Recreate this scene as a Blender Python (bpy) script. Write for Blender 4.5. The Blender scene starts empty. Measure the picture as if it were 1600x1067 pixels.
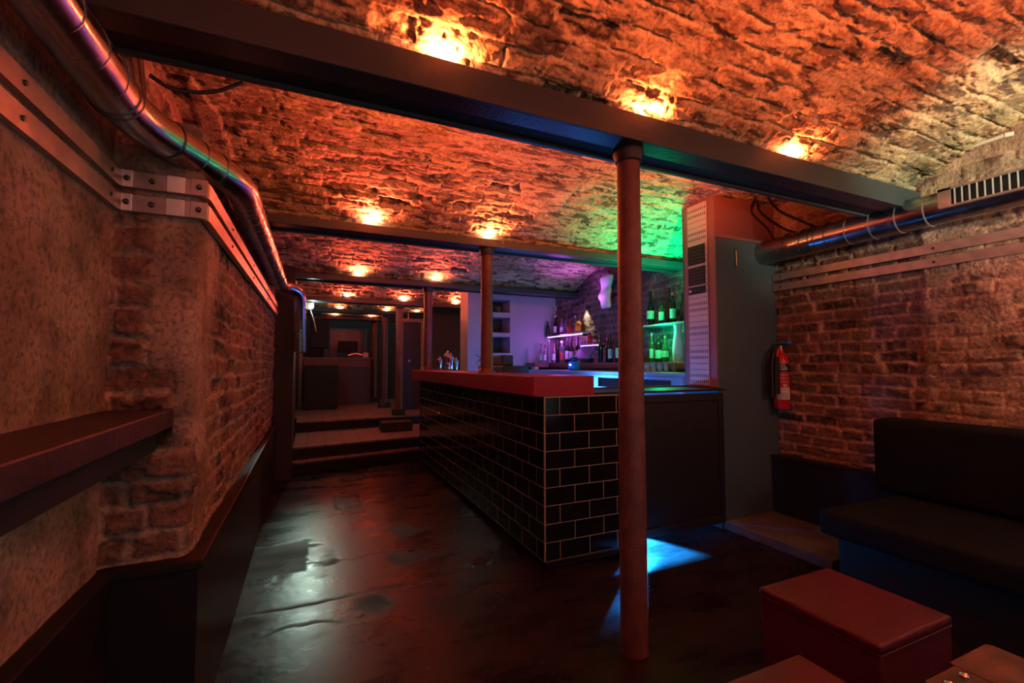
import bpy, bmesh, math, random
import numpy as np
from mathutils import Vector, Matrix
random.seed(7)
C = bpy.context.scene.collection
PI = math.pi

# ------------------------------------------------------------------ helpers
def link(o, parent=None):
    C.objects.link(o)
    if parent is not None: o.parent = parent
    return o
def tag(o, label=None, cat=None, group=None, kind=None):
    if label: o['label'] = label
    if cat: o['category'] = cat
    if group: o['group'] = group
    if kind: o['kind'] = kind
    return o
def thing(name, label, cat, loc=(0, 0, 0), rz=0, group=None):
    o = bpy.data.objects.new(name, None); C.objects.link(o)
    o.location = loc; o.rotation_euler = (0, 0, rz); o.empty_display_size = .05
    return tag(o, label, cat, group)
def obj(name, bm, m, parent=None, smooth=False, bevel=0):
    bmesh.ops.recalc_face_normals(bm, faces=bm.faces[:])
    me = bpy.data.meshes.new(name); bm.to_mesh(me); bm.free()
    if smooth:
        for p in me.polygons: p.use_smooth = True
        try: me.set_sharp_from_angle(angle=math.radians(40))
        except Exception: pass
    o = bpy.data.objects.new(name, me); me.materials.append(m)
    if bevel:
        b = o.modifiers.new('bevel', 'BEVEL'); b.width = bevel; b.segments = 3; b.limit_method = 'ANGLE'
    return link(o, parent)
def box(bm, x0, x1, y0, y1, z0, z1):
    v = [bm.verts.new(p) for p in [(x0,y0,z0),(x1,y0,z0),(x1,y1,z0),(x0,y1,z0),(x0,y0,z1),(x1,y0,z1),(x1,y1,z1),(x0,y1,z1)]]
    for f in [(0,3,2,1),(4,5,6,7),(0,1,5,4),(1,2,6,5),(2,3,7,6),(3,0,4,7)]: bm.faces.new([v[i] for i in f])
    return bm
def B(*a): return box(bmesh.new(), *a)
def lathe(bm, prof, n=20, c=(0, 0, 0)):
    rings = []
    for r, z in prof:
        rings.append([bm.verts.new((c[0]+r*math.cos(2*PI*i/n), c[1]+r*math.sin(2*PI*i/n), c[2]+z)) for i in range(n)] if r > 1e-5 else [bm.verts.new((c[0], c[1], c[2]+z))])
    for a, b in zip(rings, rings[1:]):
        for i in range(n):
            j = (i+1) % n
            if len(a) == 1 and len(b) == 1: continue
            if len(a) == 1: bm.faces.new([a[0], b[i], b[j]])
            elif len(b) == 1: bm.faces.new([a[i], a[j], b[0]])
            else: bm.faces.new([a[i], a[j], b[j], b[i]])
    for g in (rings[0], rings[-1]):
        if len(g) > 2: bm.faces.new(g)
    return bm
def L(prof, n=20, c=(0, 0, 0)): return lathe(bmesh.new(), prof, n, c)
def tube(bm, pts, r, n=14, cap=True):
    pts = [Vector(p) for p in pts]; rings = []
    prev = None
    for i, p in enumerate(pts):
        t = (pts[min(i+1, len(pts)-1)] - pts[max(i-1, 0)]).normalized()
        if prev is None:
            a = Vector((0, 0, 1)) if abs(t.z) < .9 else Vector((1, 0, 0))
            nrm = (a - t*a.dot(t)).normalized()
        else: nrm = (prev - t*prev.dot(t)).normalized()
        prev = nrm; bi = t.cross(nrm)
        rr = r[i] if isinstance(r, (list, tuple)) else r
        rings.append([bm.verts.new(p + nrm*rr*math.cos(2*PI*k/n) + bi*rr*math.sin(2*PI*k/n)) for k in range(n)])
    for a, b in zip(rings, rings[1:]):
        for k in range(n): bm.faces.new([a[k], a[(k+1) % n], b[(k+1) % n], b[k]])
    if cap: bm.faces.new(rings[0]); bm.faces.new(rings[-1])
    return bm
def T(pts, r, n=14): return tube(bmesh.new(), pts, r, n)
def bend(pts, rad, seg=6):
    """round the corners of a polyline"""
    pts = [Vector(p) for p in pts]; out = [pts[0]]
    for a, b, c in zip(pts, pts[1:], pts[2:]):
        d1 = (a-b).normalized(); d2 = (c-b).normalized()
        k = min(rad, (a-b).length*.45, (c-b).length*.45)
        p, q = b+d1*k, b+d2*k
        for s in range(seg+1):
            t = s/seg; out.append(p*(1-t)**2 + b*2*t*(1-t) + q*t*t)
    out.append(pts[-1]); return out
def cushion(bm, x0, x1, y0, y1, z0, z1, rad):
    n = bmesh.new(); box(n, x0, x1, y0, y1, z0, z1)
    bmesh.ops.bevel(n, geom=n.edges[:], offset=rad, segments=4, affect='EDGES', profile=.6)
    me = bpy.data.meshes.new('t'); n.to_mesh(me); n.free(); bm.from_mesh(me); bpy.data.meshes.remove(me)
    return bm
def dup(root, **kw):
    r = root.copy(); C.objects.link(r)
    for k in ('label', 'group'):
        if k in kw: r[k] = kw[k]
    for ch in root.children:
        if ch.type == 'LIGHT': continue
        c = ch.copy(); C.objects.link(c); c.parent = r
        for g in ch.children:
            d = g.copy(); C.objects.link(d); d.parent = c
    return r

# ------------------------------------------------------------------ noise for relief meshes
def hsh(i, j, s):
    h = (i.astype(np.int64)*374761393 + j.astype(np.int64)*668265263 + s*1442695041) & 0x7fffffff
    h = ((h ^ (h >> 13))*1274126177) & 0x7fffffff
    return ((h ^ (h >> 16)) & 0xffff)/65535.0
def vn(x, y, s):
    i = np.floor(x); j = np.floor(y); fx = x-i; fy = y-j
    fx = fx*fx*(3-2*fx); fy = fy*fy*(3-2*fy)
    a = hsh(i, j, s); b = hsh(i+1, j, s); c = hsh(i, j+1, s); d = hsh(i+1, j+1, s)
    return (a*(1-fx)+b*fx)*(1-fy) + (c*(1-fx)+d*fx)*fy
def fbm(x, y, s, o=4):
    r = 0; a = .5; t = 0
    for k in range(o):
        r = r + a*vn(x*2**k, y*2**k, s+k*17); t += a; a *= .5
    return r/t
def sst(a, b, x):
    t = np.clip((x-a)/(b-a), 0, 1); return t*t*(3-2*t)
def inpoly(x, y, P):
    c = np.zeros(x.shape, bool); n = len(P)
    for i in range(n):
        (xa, ya), (xb, yb) = P[i], P[(i+1) % n]
        if ya == yb: continue
        m = ((ya > y) != (yb > y)) & (x < (xb-xa)*(y-ya)/(yb-ya)+xa)
        c ^= m
    return c
def bricks(u, v, bl, bh, s, wob=.012, joint=.012, depth=.014, miss=.10, rough=.5, groove=.010):
    uw = u + wob*(fbm(u*7, v*7, s, 3)-.5)*3; vw = v + wob*(fbm(u*5+9, v*7+3, s+5, 3)-.5)*2.2
    row = np.floor(vw/bh); sh = hsh(row, row*0+3, s)*.35 + (row % 2)*.5
    hd = hsh(row, row*0+11, s) > .62
    bl = np.where(hd, bl*.62, bl)
    q = uw/bl + sh; col = np.floor(q)
    fu = (q-col); fv = vw/bh-row
    d = np.minimum(np.minimum(fu, 1-fu)*bl, np.minimum(fv, 1-fv)*bh)
    nz = fbm(u*38, v*38, s+2, 3)-.5
    mask = sst(joint*.35, joint*.35+.011, d + nz*.014)
    bid = hsh(row, col, s+9)
    big = sst(.36, .62, fbm(u*2.3, v*2.9, s+41, 3))       # where the pointing is lost the joints open up
    h = mask*(depth*(.15+.85*hsh(row, col, s+4))*(.35+.75*big) - np.where(bid > 1-miss, depth*1.6, 0))
    fl = fbm(u*10, v*19, s+21, 5)
    h = h + rough*.016*(fl-.5) + rough*.010*sst(.5, .56, fbm(u*6+2, v*13, s+25, 4)) + rough*.010*(fbm(u*42, v*60, s+31, 4)-.5)
    h = h - rough*.013*sst(.66, .72, fbm(u*6+7, v*12, s+27, 4))
    h = h - groove*np.exp(-(d/.0045)**2)*sst(.50, .60, fbm(u*9.3, v*9.1, s+61, 3))
    return h, mask, bid
def relief(name, P, attrs, m, kind='structure', parent=None):
    """P: (nu,nv,3) grid of points -> mesh with float attributes"""
    nu, nv = P.shape[:2]
    idx = np.arange(nu*nv).reshape(nu, nv)
    f = np.stack([idx[:-1, :-1], idx[1:, :-1], idx[1:, 1:], idx[:-1, 1:]], -1).reshape(-1, 4)
    me = bpy.data.meshes.new(name)
    me.vertices.add(nu*nv); me.vertices.foreach_set('co', P.reshape(-1).astype(np.float32))
    nf = len(f); me.loops.add(nf*4); me.polygons.add(nf)
    me.loops.foreach_set('vertex_index', f.reshape(-1).astype(np.int32))
    me.polygons.foreach_set('loop_start', np.arange(0, nf*4, 4, dtype=np.int32))
    me.polygons.foreach_set('loop_total', np.full(nf, 4, np.int32))
    me.polygons.foreach_set('use_smooth', np.ones(nf, bool))
    me.update(calc_edges=True)
    for k, a in attrs.items():
        at = me.attributes.new(k, 'FLOAT', 'POINT'); at.data.foreach_set('value', a.reshape(-1).astype(np.float32))
    me.materials.append(m); me.validate()
    o = bpy.data.objects.new(name, me); link(o, parent)
    if kind: o['kind'] = kind
    return o

# ------------------------------------------------------------------ materials
def mat(name, col, rough=.5, metal=0, bump=0, bscale=60, var=0, vscale=8, spec=.5, trans=0, emit=None, es=0, coat=0, rvar=0):
    m = bpy.data.materials.new(name); m.use_nodes = True
    nt = m.node_tree; p = nt.nodes['Principled BSDF']; N = nt.nodes.new; K = nt.links.new
    p.inputs['Base Color'].default_value = (*col, 1); p.inputs['Roughness'].default_value = rough
    p.inputs['Metallic'].default_value = metal; p.inputs['Specular IOR Level'].default_value = spec
    p.inputs['Transmission Weight'].default_value = trans
    if coat: p.inputs['Coat Weight'].default_value = coat; p.inputs['Coat Roughness'].default_value = .15
    if emit: p.inputs['Emission Color'].default_value = (*emit, 1); p.inputs['Emission Strength'].default_value = es
    if var or bump or rvar:
        tc = N('ShaderNodeTexCoord')
    if var or rvar:
        n = N('ShaderNodeTexNoise'); n.inputs['Scale'].default_value = vscale; n.inputs['Detail'].default_value = 6
        K(tc.outputs['Object'], n.inputs['Vector'])
    if var:
        r = N('ShaderNodeValToRGB'); e = r.color_ramp.elements
        e[0].position = .35; e[1].position = .68
        e[0].color = (*[max(c*(1-var), 0) for c in col], 1); e[1].color = (*[min(c*(1+var), 1) for c in col], 1)
        K(n.outputs['Fac'], r.inputs['Fac']); K(r.outputs['Color'], p.inputs['Base Color'])
    if rvar:
        mr = N('ShaderNodeMapRange'); mr.inputs['From Min'].default_value = .3; mr.inputs['From Max'].default_value = .7
        mr.inputs['To Min'].default_value = rough-rvar; mr.inputs['To Max'].default_value = rough+rvar
        K(n.outputs['Fac'], mr.inputs['Value']); K(mr.outputs['Result'], p.inputs['Roughness'])
    if bump:
        n2 = N('ShaderNodeTexNoise'); n2.inputs['Scale'].default_value = bscale; n2.inputs['Detail'].default_value = 4
        K(tc.outputs['Object'], n2.inputs['Vector'])
        b = N('ShaderNodeBump'); b.inputs['Strength'].default_value = bump; b.inputs['Distance'].default_value = .01
        K(n2.outputs['Fac'], b.inputs['Height']); K(b.outputs['Normal'], p.inputs['Normal'])
    return m
def masonry(name, mortar, ba, bb, dark, plaster, rough=.9, soot=.25, streak=(1, 1, 1), blot=.32):
    """brick / mortar / plaster from mesh attributes 'brick','bid','patch'"""
    m = bpy.data.materials.new(name); m.use_nodes = True
    nt = m.node_tree; p = nt.nodes['Principled BSDF']; N = nt.nodes.new; K = nt.links.new
    p.inputs['Roughness'].default_value = rough; p.inputs['Specular IOR Level'].default_value = .3
    def at(k):
        a = N('ShaderNodeAttribute'); a.attribute_name = k; return a.outputs['Fac']
    tc = N('ShaderNodeTexCoord')
    def noise(s, d=5):
        n = N('ShaderNodeTexNoise'); n.inputs['Scale'].default_value = s; n.inputs['Detail'].default_value = d
        K(tc.outputs['Object'], n.inputs['Vector']); return n.outputs['Fac']
    def mix(f, a, b, mode='MIX'):
        x = N('ShaderNodeMix'); x.data_type = 'RGBA'; x.blend_type = mode
        for s, v in ((x.inputs['Factor'], f), (x.inputs['A'], a), (x.inputs['B'], b)):
            if hasattr(v, 'is_linked'): K(v, s)
            elif isinstance(v, tuple): s.default_value = (*v, 1)
            else: s.default_value = v
        return x.outputs['Result']
    def rng(v, a, b, c=0, d=1):
        r = N('ShaderNodeMapRange'); r.interpolation_type = 'SMOOTHSTEP'
        for k, q in zip(('From Min', 'From Max', 'To Min', 'To Max'), (a, b, c, d)): r.inputs[k].default_value = q
        K(v, r.inputs['Value']); return r.outputs['Result']
    rm = N('ShaderNodeValToRGB'); e = rm.color_ramp.elements
    e[0].color = (*ba, 1); e[1].color = (*bb, 1); e[1].position = .74
    x = rm.color_ramp.elements.new(.86); x.color = (*dark, 1)
    K(at('bid'), rm.inputs['Fac'])
    bc = mix(rng(noise(26), .42, .62, 0, .75), rm.outputs['Color'], bb)
    c = mix(at('brick'), mortar, bc)
    c = mix(rng(noise(5.5), .5, .68, 0, .7), c, mix(.5, c, mortar))
    c = mix(rng(noise(3.1), .5, .72, 0, soot*2.2), c, dark)
    pc = mix(rng(noise(4), .38, .62), plaster, tuple(v*.55 for v in plaster))
    pc = mix(rng(noise(40), .58, .74, 0, .35), pc, tuple(v*.25 for v in plaster))
    c = mix(at('patch'), c, pc)
    st = N('ShaderNodeTexNoise'); st.inputs['Scale'].default_value = 9; st.inputs['Detail'].default_value = 7
    mp = N('ShaderNodeMapping'); mp.inputs['Scale'].default_value = streak; K(tc.outputs['Object'], mp.inputs['Vector']); K(mp.outputs['Vector'], st.inputs['Vector'])
    c = mix(rng(st.outputs['Fac'], .51, .62, 0, blot), c, dark)
    c = mix(rng(noise(70, 3), .45, .7, 0, .45), c, (0.02, .018, .015))
    K(c, p.inputs['Base Color'])
    b = N('ShaderNodeBump'); b.inputs['Strength'].default_value = .8; b.inputs['Distance'].default_value = .010
    K(noise(55, 8), b.inputs['Height']); K(b.outputs['Normal'], p.inputs['Normal'])
    return m

M = {}
M['vault'] = masonry('stock_brick', (.52, .43, .25), (.26, .13, .065), (.54, .41, .22), (.075, .05, .035), (.56, .42, .25), soot=.22, streak=(.8, 2.6, 2.6), blot=.85)
M['wallbrick'] = masonry('dark_brick', (.46, .27, .18), (.13, .07, .053), (.22, .115, .083), (.05, .035, .03), (.62, .40, .27), soot=.2)
M['leftwall'] = masonry('left_brick', (.50, .34, .25), (.20, .095, .07), (.30, .16, .11), (.05, .035, .03), (.50, .34, .26), soot=.25)
M['barbrick'] = masonry('bar_brick', (.27, .21, .18), (.13, .075, .06), (.2, .12, .1), (.04, .03, .03), (.3, .22, .18), soot=.3)
M['steelpaint'] = mat('grey_painted_steel', (.038, .056, .062), .45, bump=.12, bscale=90)
M['soffit'] = mat('black_gloss_steel', (.03, .03, .032), .32, bump=.2, bscale=60)
M['matteblack'] = mat('matte_black', (.008, .008, .009), .75, bump=.1, bscale=50)
M['colpaint'] = mat('brown_red_painted_iron', (.15, .055, .05), .42, bump=.35, bscale=110, var=.25, vscale=14)
M['capiron'] = mat('dark_iron', (.03, .025, .025), .5)
M['duct'] = mat('galvanised_duct', (.42, .42, .43), .24, 1, bump=.05, bscale=30, rvar=.06, vscale=12)
M['ductseam'] = mat('duct_seam', (.16, .16, .17), .35, 1)
M['rail'] = mat('galvanised_trunking', (.46, .40, .37), .42, .75, bump=.05, var=.15, vscale=18)
M['plate'] = mat('bright_galvanised_plate', (.82, .84, .82), .35, .6, var=.1)
M['bolt'] = mat('bolt_steel', (.12, .12, .12), .35, 1)
M['ledge'] = mat('black_painted_board', (.013, .010, .011), .5, bump=.15, bscale=40, spec=.25)
M['shelfwood'] = mat('dark_stained_shelf', (.035, .018, .013), .5, bump=.2, bscale=40, var=.4, vscale=5)
M['redtop'] = mat('red_laminate', (.30, .004, .030), .42, bump=.06, bscale=80)
M['tileedge'] = mat('brass_tile_trim', (.42, .34, .26), .4, .2)
M['black'] = mat('black_panel', (.010, .010, .012), .5)
M['worktop'] = mat('black_worktop', (.018, .018, .02), .3)
M['pillar'] = mat('grey_green_paint', (.05, .085, .098), .55, bump=.1, bscale=90)
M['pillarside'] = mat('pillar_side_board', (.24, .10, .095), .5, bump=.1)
M['navy'] = mat('black_upholstery', (.006, .007, .009), .8, bump=.25, bscale=160, spec=.12)
M['leather'] = mat('oxblood_leather', (.095, .010, .020), .45, bump=.3, bscale=190, rvar=.05, vscale=6, spec=.3)
M['wood'] = mat('worn_table_wood', (.13, .055, .03), .5, bump=.3, bscale=24, var=.65, vscale=9)
M['steel'] = mat('stainless_steel', (.55, .57, .6), .3, 1, bump=.03)
M['whitewall'] = mat('white_painted_wall', (.36, .36, .38), .55, bump=.12, bscale=30)
M['darkwall'] = mat('dark_brown_panel', (.034, .020, .018), .6, bump=.1)
M['brownwood'] = mat('brown_bar_wood', (.16, .085, .07), .5, bump=.1, var=.2)
M['plaster_white'] = mat('white_plaster', (.8, .79, .75), .6, bump=.1)
M['ext_red'] = mat('extinguisher_red', (.55, .015, .02), .28)
M['blue'] = mat('blue_plastic', (.02, .16, .65), .4)
M['brass'] = mat('brass', (.6, .48, .28), .3, 1)
M['chrome'] = mat('polished_steel', (.7, .7, .72), .14, 1)
M['cream'] = mat('cream_label', (.62, .55, .45), .6)
M['white'] = mat('white_label', (.75, .74, .72), .6)
M['tile_floor'] = None
M['lens_warm'] = mat('glowing_amber_lens', (1, .6, .3), .5, emit=(1, .78, .62), es=130)
M['lens_red'] = mat('glowing_red_lens', (1, .5, .3), .5, emit=(1, .34, .15), es=50)
M['lens_white'] = mat('glowing_white_lens', (1, 1, 1), .5, emit=(.8, 1, .88), es=60)
M['led_purple'] = mat('purple_led', (1, 1, 1), .5, emit=(.62, .18, 1), es=9)
M['glassshelf'] = mat('frosted_glass_shelf', (.7, .75, .75), .25, trans=.6)
M['screen'] = mat('lit_screen', (.7, .8, 1), .5, emit=(.65, .75, 1), es=2.2)
M['redglow'] = mat('red_neon', (1, .1, .1), .5, emit=(1, .12, .10), es=.5)
M['cable'] = mat('black_cable', (.012, .012, .012), .5)
M['greyledge'] = mat('grey_paint_step', (.10, .092, .085), .6, bump=.15, var=.2)
M['doorwood'] = mat('door_frame_wood', (.30, .17, .10), .5)
M['dark_mirror'] = mat('dark_back_wall', (.09, .05, .06), .35)

def tile_mat():
    m = bpy.data.materials.new('black_metro_tile'); m.use_nodes = True
    nt = m.node_tree; p = nt.nodes['Principled BSDF']; N = nt.nodes.new; K = nt.links.new
    tc = N('ShaderNodeUVMap'); tc.uv_map = 'UVMap'
    b = N('ShaderNodeTexBrick'); b.offset = .5; b.squash = 1
    for k, v in (('Scale', 1), ('Mortar Size', .0022), ('Mortar Smooth', .1), ('Brick Width', .2054), ('Row Height', .1045), ('Bias', 0)): b.inputs[k].default_value = v
    b.inputs['Color1'].default_value = (.006, .006, .007, 1); b.inputs['Color2'].default_value = (.009, .009, .010, 1)
    b.inputs['Mortar'].default_value = (.46, .36, .27, 1)
    K(tc.outputs['UV'], b.inputs['Vector']); K(b.outputs['Color'], p.inputs['Base Color'])
    r = N('ShaderNodeMapRange'); r.inputs['To Min'].default_value = .13; r.inputs['To Max'].default_value = .7
    K(b.outputs['Fac'], r.inputs['Value']); K(r.outputs['Result'], p.inputs['Roughness'])
    bu = N('ShaderNodeBump'); bu.invert = True; bu.inputs['Distance'].default_value = .003; bu.inputs['Strength'].default_value = .8
    K(b.outputs['Fac'], bu.inputs['Height']); K(bu.outputs['Normal'], p.inputs['Normal'])
    return m
M['tile'] = tile_mat()
def quad_panel(name, pts, uv, m, parent, thick):
    """flat panel given 4 corners with uv in metres, extruded by thick"""
    bm = bmesh.new(); vs = [bm.verts.new(p) for p in pts]; f = bm.faces.new(vs)
    ul = bm.loops.layers.uv.new('UVMap')
    for l, q in zip(f.loops, uv): l[ul].uv = q
    ret = bmesh.ops.extrude_face_region(bm, geom=[f])
    d = Vector(thick)
    bmesh.ops.translate(bm, verts=[v for v in ret['geom'] if isinstance(v, bmesh.types.BMVert)], vec=d)
    me = bpy.data.meshes.new(name); bmesh.ops.recalc_face_normals(bm, faces=bm.faces[:]); bm.to_mesh(me); bm.free()
    me.materials.append(m); o = bpy.data.objects.new(name, me); return link(o, parent)

def floor_mat():
    m = bpy.data.materials.new('worn_painted_concrete'); m.use_nodes = True
    nt = m.node_tree; p = nt.nodes['Principled BSDF']; N = nt.nodes.new; K = nt.links.new
    tc = N('ShaderNodeTexCoord')
    a = N('ShaderNodeAttribute'); a.attribute_name = 'stain'
    n = N('ShaderNodeTexNoise'); n.inputs['Scale'].default_value = 2.2; n.inputs['Detail'].default_value = 8; n.inputs['Roughness'].default_value = .65
    mp = N('ShaderNodeMapping'); mp.inputs['Scale'].default_value = (1, 2.2, 1)
    K(tc.outputs['Object'], mp.inputs['Vector']); K(mp.outputs['Vector'], n.inputs['Vector'])
    r = N('ShaderNodeValToRGB'); e = r.color_ramp.elements; e[0].position = .36; e[1].position = .7
    e[0].color = (.008, .0045, .005, 1); e[1].color = (.028, .017, .018, 1)
    K(n.outputs['Fac'], r.inputs['Fac'])
    x = N('ShaderNodeMix'); x.data_type = 'RGBA'; x.inputs['B'].default_value = (.006, .006, .006, 1)
    K(a.outputs['Fac'], x.inputs['Factor']); K(r.outputs['Color'], x.inputs['A']); K(x.outputs['Result'], p.inputs['Base Color']); p.inputs['Specular IOR Level'].default_value = .10
    ro = N('ShaderNodeMapRange'); ro.inputs['From Min'].default_value = .3; ro.inputs['From Max'].default_value = .72
    ro.inputs['To Min'].default_value = .20; ro.inputs['To Max'].default_value = .40
    K(n.outputs['Fac'], ro.inputs['Value'])
    ad = N('ShaderNodeMath'); ad.operation = 'MULTIPLY_ADD'; ad.inputs[1].default_value = .35
    K(a.outputs['Fac'], ad.inputs[0]); K(ro.outputs['Result'], ad.inputs[2]); K(ad.outputs['Value'], p.inputs['Roughness'])
    n2 = N('ShaderNodeTexNoise'); n2.inputs['Scale'].default_value = 26; n2.inputs['Detail'].default_value = 6
    K(tc.outputs['Object'], n2.inputs['Vector'])
    b = N('ShaderNodeBump'); b.inputs['Strength'].default_value = .16; b.inputs['Distance'].default_value = .006
    K(n2.outputs['Fac'], b.inputs['Height']); K(b.outputs['Normal'], p.inputs['Normal'])
    return m
M['floor'] = floor_mat()
def grid_tile_mat():
    m = bpy.data.materials.new('terracotta_floor_tile'); m.use_nodes = True
    nt = m.node_tree; p = nt.nodes['Principled BSDF']; N = nt.nodes.new; K = nt.links.new
    tc = N('ShaderNodeTexCoord'); b = N('ShaderNodeTexBrick'); b.offset = 0
    for k, v in (('Scale', 1), ('Mortar Size', .006), ('Brick Width', .2), ('Row Height', .3)): b.inputs[k].default_value = v
    b.inputs['Color1'].default_value = (.20, .12, .09, 1); b.inputs['Color2'].default_value = (.15, .09, .07, 1); b.inputs['Mortar'].default_value = (.05, .035, .03, 1)
    K(tc.outputs['Object'], b.inputs['Vector']); K(b.outputs['Color'], p.inputs['Base Color']); p.inputs['Roughness'].default_value = .5
    return m
M['tile_floor'] = grid_tile_mat()

# ------------------------------------------------------------------ camera
R = [[0.91354907, -0.02056462, 0.40620831], [-0.40672853, -0.04618999, 0.91238062], [0., 0.99872097, 0.05056104]]
cam = bpy.data.cameras.new('camera'); co = bpy.data.objects.new('camera', cam); C.objects.link(co)
cam.lens = 16; cam.sensor_width = 36; cam.clip_start = .02
co.matrix_world = Matrix(((R[0][0], R[0][1], -R[0][2], 0), (R[1][0], R[1][1], -R[1][2], 0), (R[2][0], R[2][1], -R[2][2], 1.19), (0, 0, 0, 1)))
bpy.context.scene.camera = co

# ------------------------------------------------------------------ ceiling vaults
def vault(name, ya, yb, zs, h, x0, x1, step, s, bl=.235, bh=.082, patches=(), depth=.016, rough=.6, wob=.012):
    a = (yb-ya)/2; Rr = (a*a+h*h)/2/h; yc = (ya+yb)/2; zc = zs+h-Rr; th = math.asin(a/Rr)
    nu = int((x1-x0)/step)+1; nv = int(2*th*Rr/step)+1
    u = np.linspace(x0, x1, nu)[:, None]+np.zeros((1, nv)); t = np.linspace(-th, th, nv)[None, :]+np.zeros((nu, 1))
    v = t*Rr
    hh, mask, bid = bricks(u, v, bl, bh, s, depth=depth, rough=rough, wob=wob)
    Y = yc+Rr*np.sin(t); pt = np.zeros_like(u)
    for P in patches:
        wu = u+.05*(fbm(u*9, v*9, s+77, 3)-.5); wv = Y+.05*(fbm(u*9+4, v*9, s+78, 3)-.5)
        pt = np.maximum(pt, inpoly(wu, wv, P).astype(float))
    hh = hh*(1-pt)+pt*(.016+.003*fbm(u*30, v*30, s, 2))
    hh = np.clip(hh, -.05, .026)
    r = Rr-hh
    P = np.stack([u, yc+r*np.sin(t), zc+r*np.cos(t)], -1)
    return relief(name, P, dict(brick=mask, bid=bid, patch=pt), M['vault'])
XL, XR = -.72, 3.44
vault('ceiling', -.40, 1.56, 2.238, .30, XL, XR, .0052, 3, bl=.25, bh=.088, depth=.014, rough=.8, wob=.011)
strip = [(-.495, 2.28), (-.47, 2.53), (-.445, 2.74), (-.43, 3.0), (-.535, 3.0), (-.56, 2.7), (-.53, 2.42)]
patch = [(1.285, 2.757), (1.713, 2.659), (1.742, 3.053), (1.558, 3.076), (1.374, 3.028), (1.364, 2.895)]
vault('ceiling.001', 1.62, 3.40, 2.20, .27, XL, XR, .0085, 5, patches=(strip, patch), depth=.010, rough=.7)
vault('ceiling.002', 3.46, 5.44, 2.20, .30, XL, XR, .011, 7, bl=.22, bh=.075, depth=.009, rough=.6)
vault('ceiling.003', 5.50, 7.27, 2.20, .27, XL, 3.2, .014, 9, bl=.22, bh=.075, rough=.6)
vault('ceiling.004', 7.33, 8.72, 2.20, .20, XL, 3.2, .018, 11, bl=.22, bh=.075, rough=.6)
vault('ceiling.005', 8.78, 10.10, 2.20, .18, XL, 3.2, .022, 13, bl=.22, bh=.075, rough=.5)

# ------------------------------------------------------------------ walls
def wall_x(name, X, y0, y1, z0, z1, step, s, face, m, fn=None, **kw):
    nu = int((y1-y0)/step)+1; nv = int((z1-z0)/step)+1
    u = np.linspace(y0, y1, nu)[:, None]+np.zeros((1, nv)); v = np.linspace(z0, z1, nv)[None, :]+np.zeros((nu, 1))
    h, mask, bid = bricks(u, v, kw.pop('bl', .225), kw.pop('bh', .075), s, **kw)
    pt = np.zeros_like(u)
    if fn: h, mask, bid, pt = fn(u, v, h, mask, bid)
    P = np.stack([X+face*h, u, v], -1)
    if face > 0: P = P[:, ::-1]; mask = mask[:, ::-1]; bid = bid[:, ::-1]; pt = pt[:, ::-1]
    return relief(name, P, dict(brick=np.ascontiguousarray(mask), bid=np.ascontiguousarray(bid), patch=np.ascontiguousarray(pt)), m)
def right_fn(u, v, h, mask, bid):
    # nearer than Y=1.5 the bricks wear a thin coat of tan render
    z = sst(1.52, 1.47, u+.03*(fbm(v*6, u*6, 91, 3)-.5))
    n = fbm(u*7, v*9, 93, 4)
    pt = z*sst(.34, .46, n)*.85
    top = sst(1.98, 2.06, v+.05*(fbm(u*5, v*5, 97, 3)-.5))
    pt = np.maximum(pt, top*sst(.3, .4, fbm(u*5, v*7, 95, 4)))
    h = h*(1-.45*pt) + z*.012
    return h, mask, bid, pt
wall_x('wall_right', 3.40, -1.1, 2.50, 0.0, 2.62, .0085, 21, -1, M['wallbrick'], right_fn, miss=.05, depth=.012, rough=.55)
wall_x('wall_right.001', 3.40, 2.78, 6.05, .9, 2.60, .013, 23, -1, M['barbrick'], miss=.04, depth=.014, rough=.7, bl=.24, bh=.08)

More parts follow.
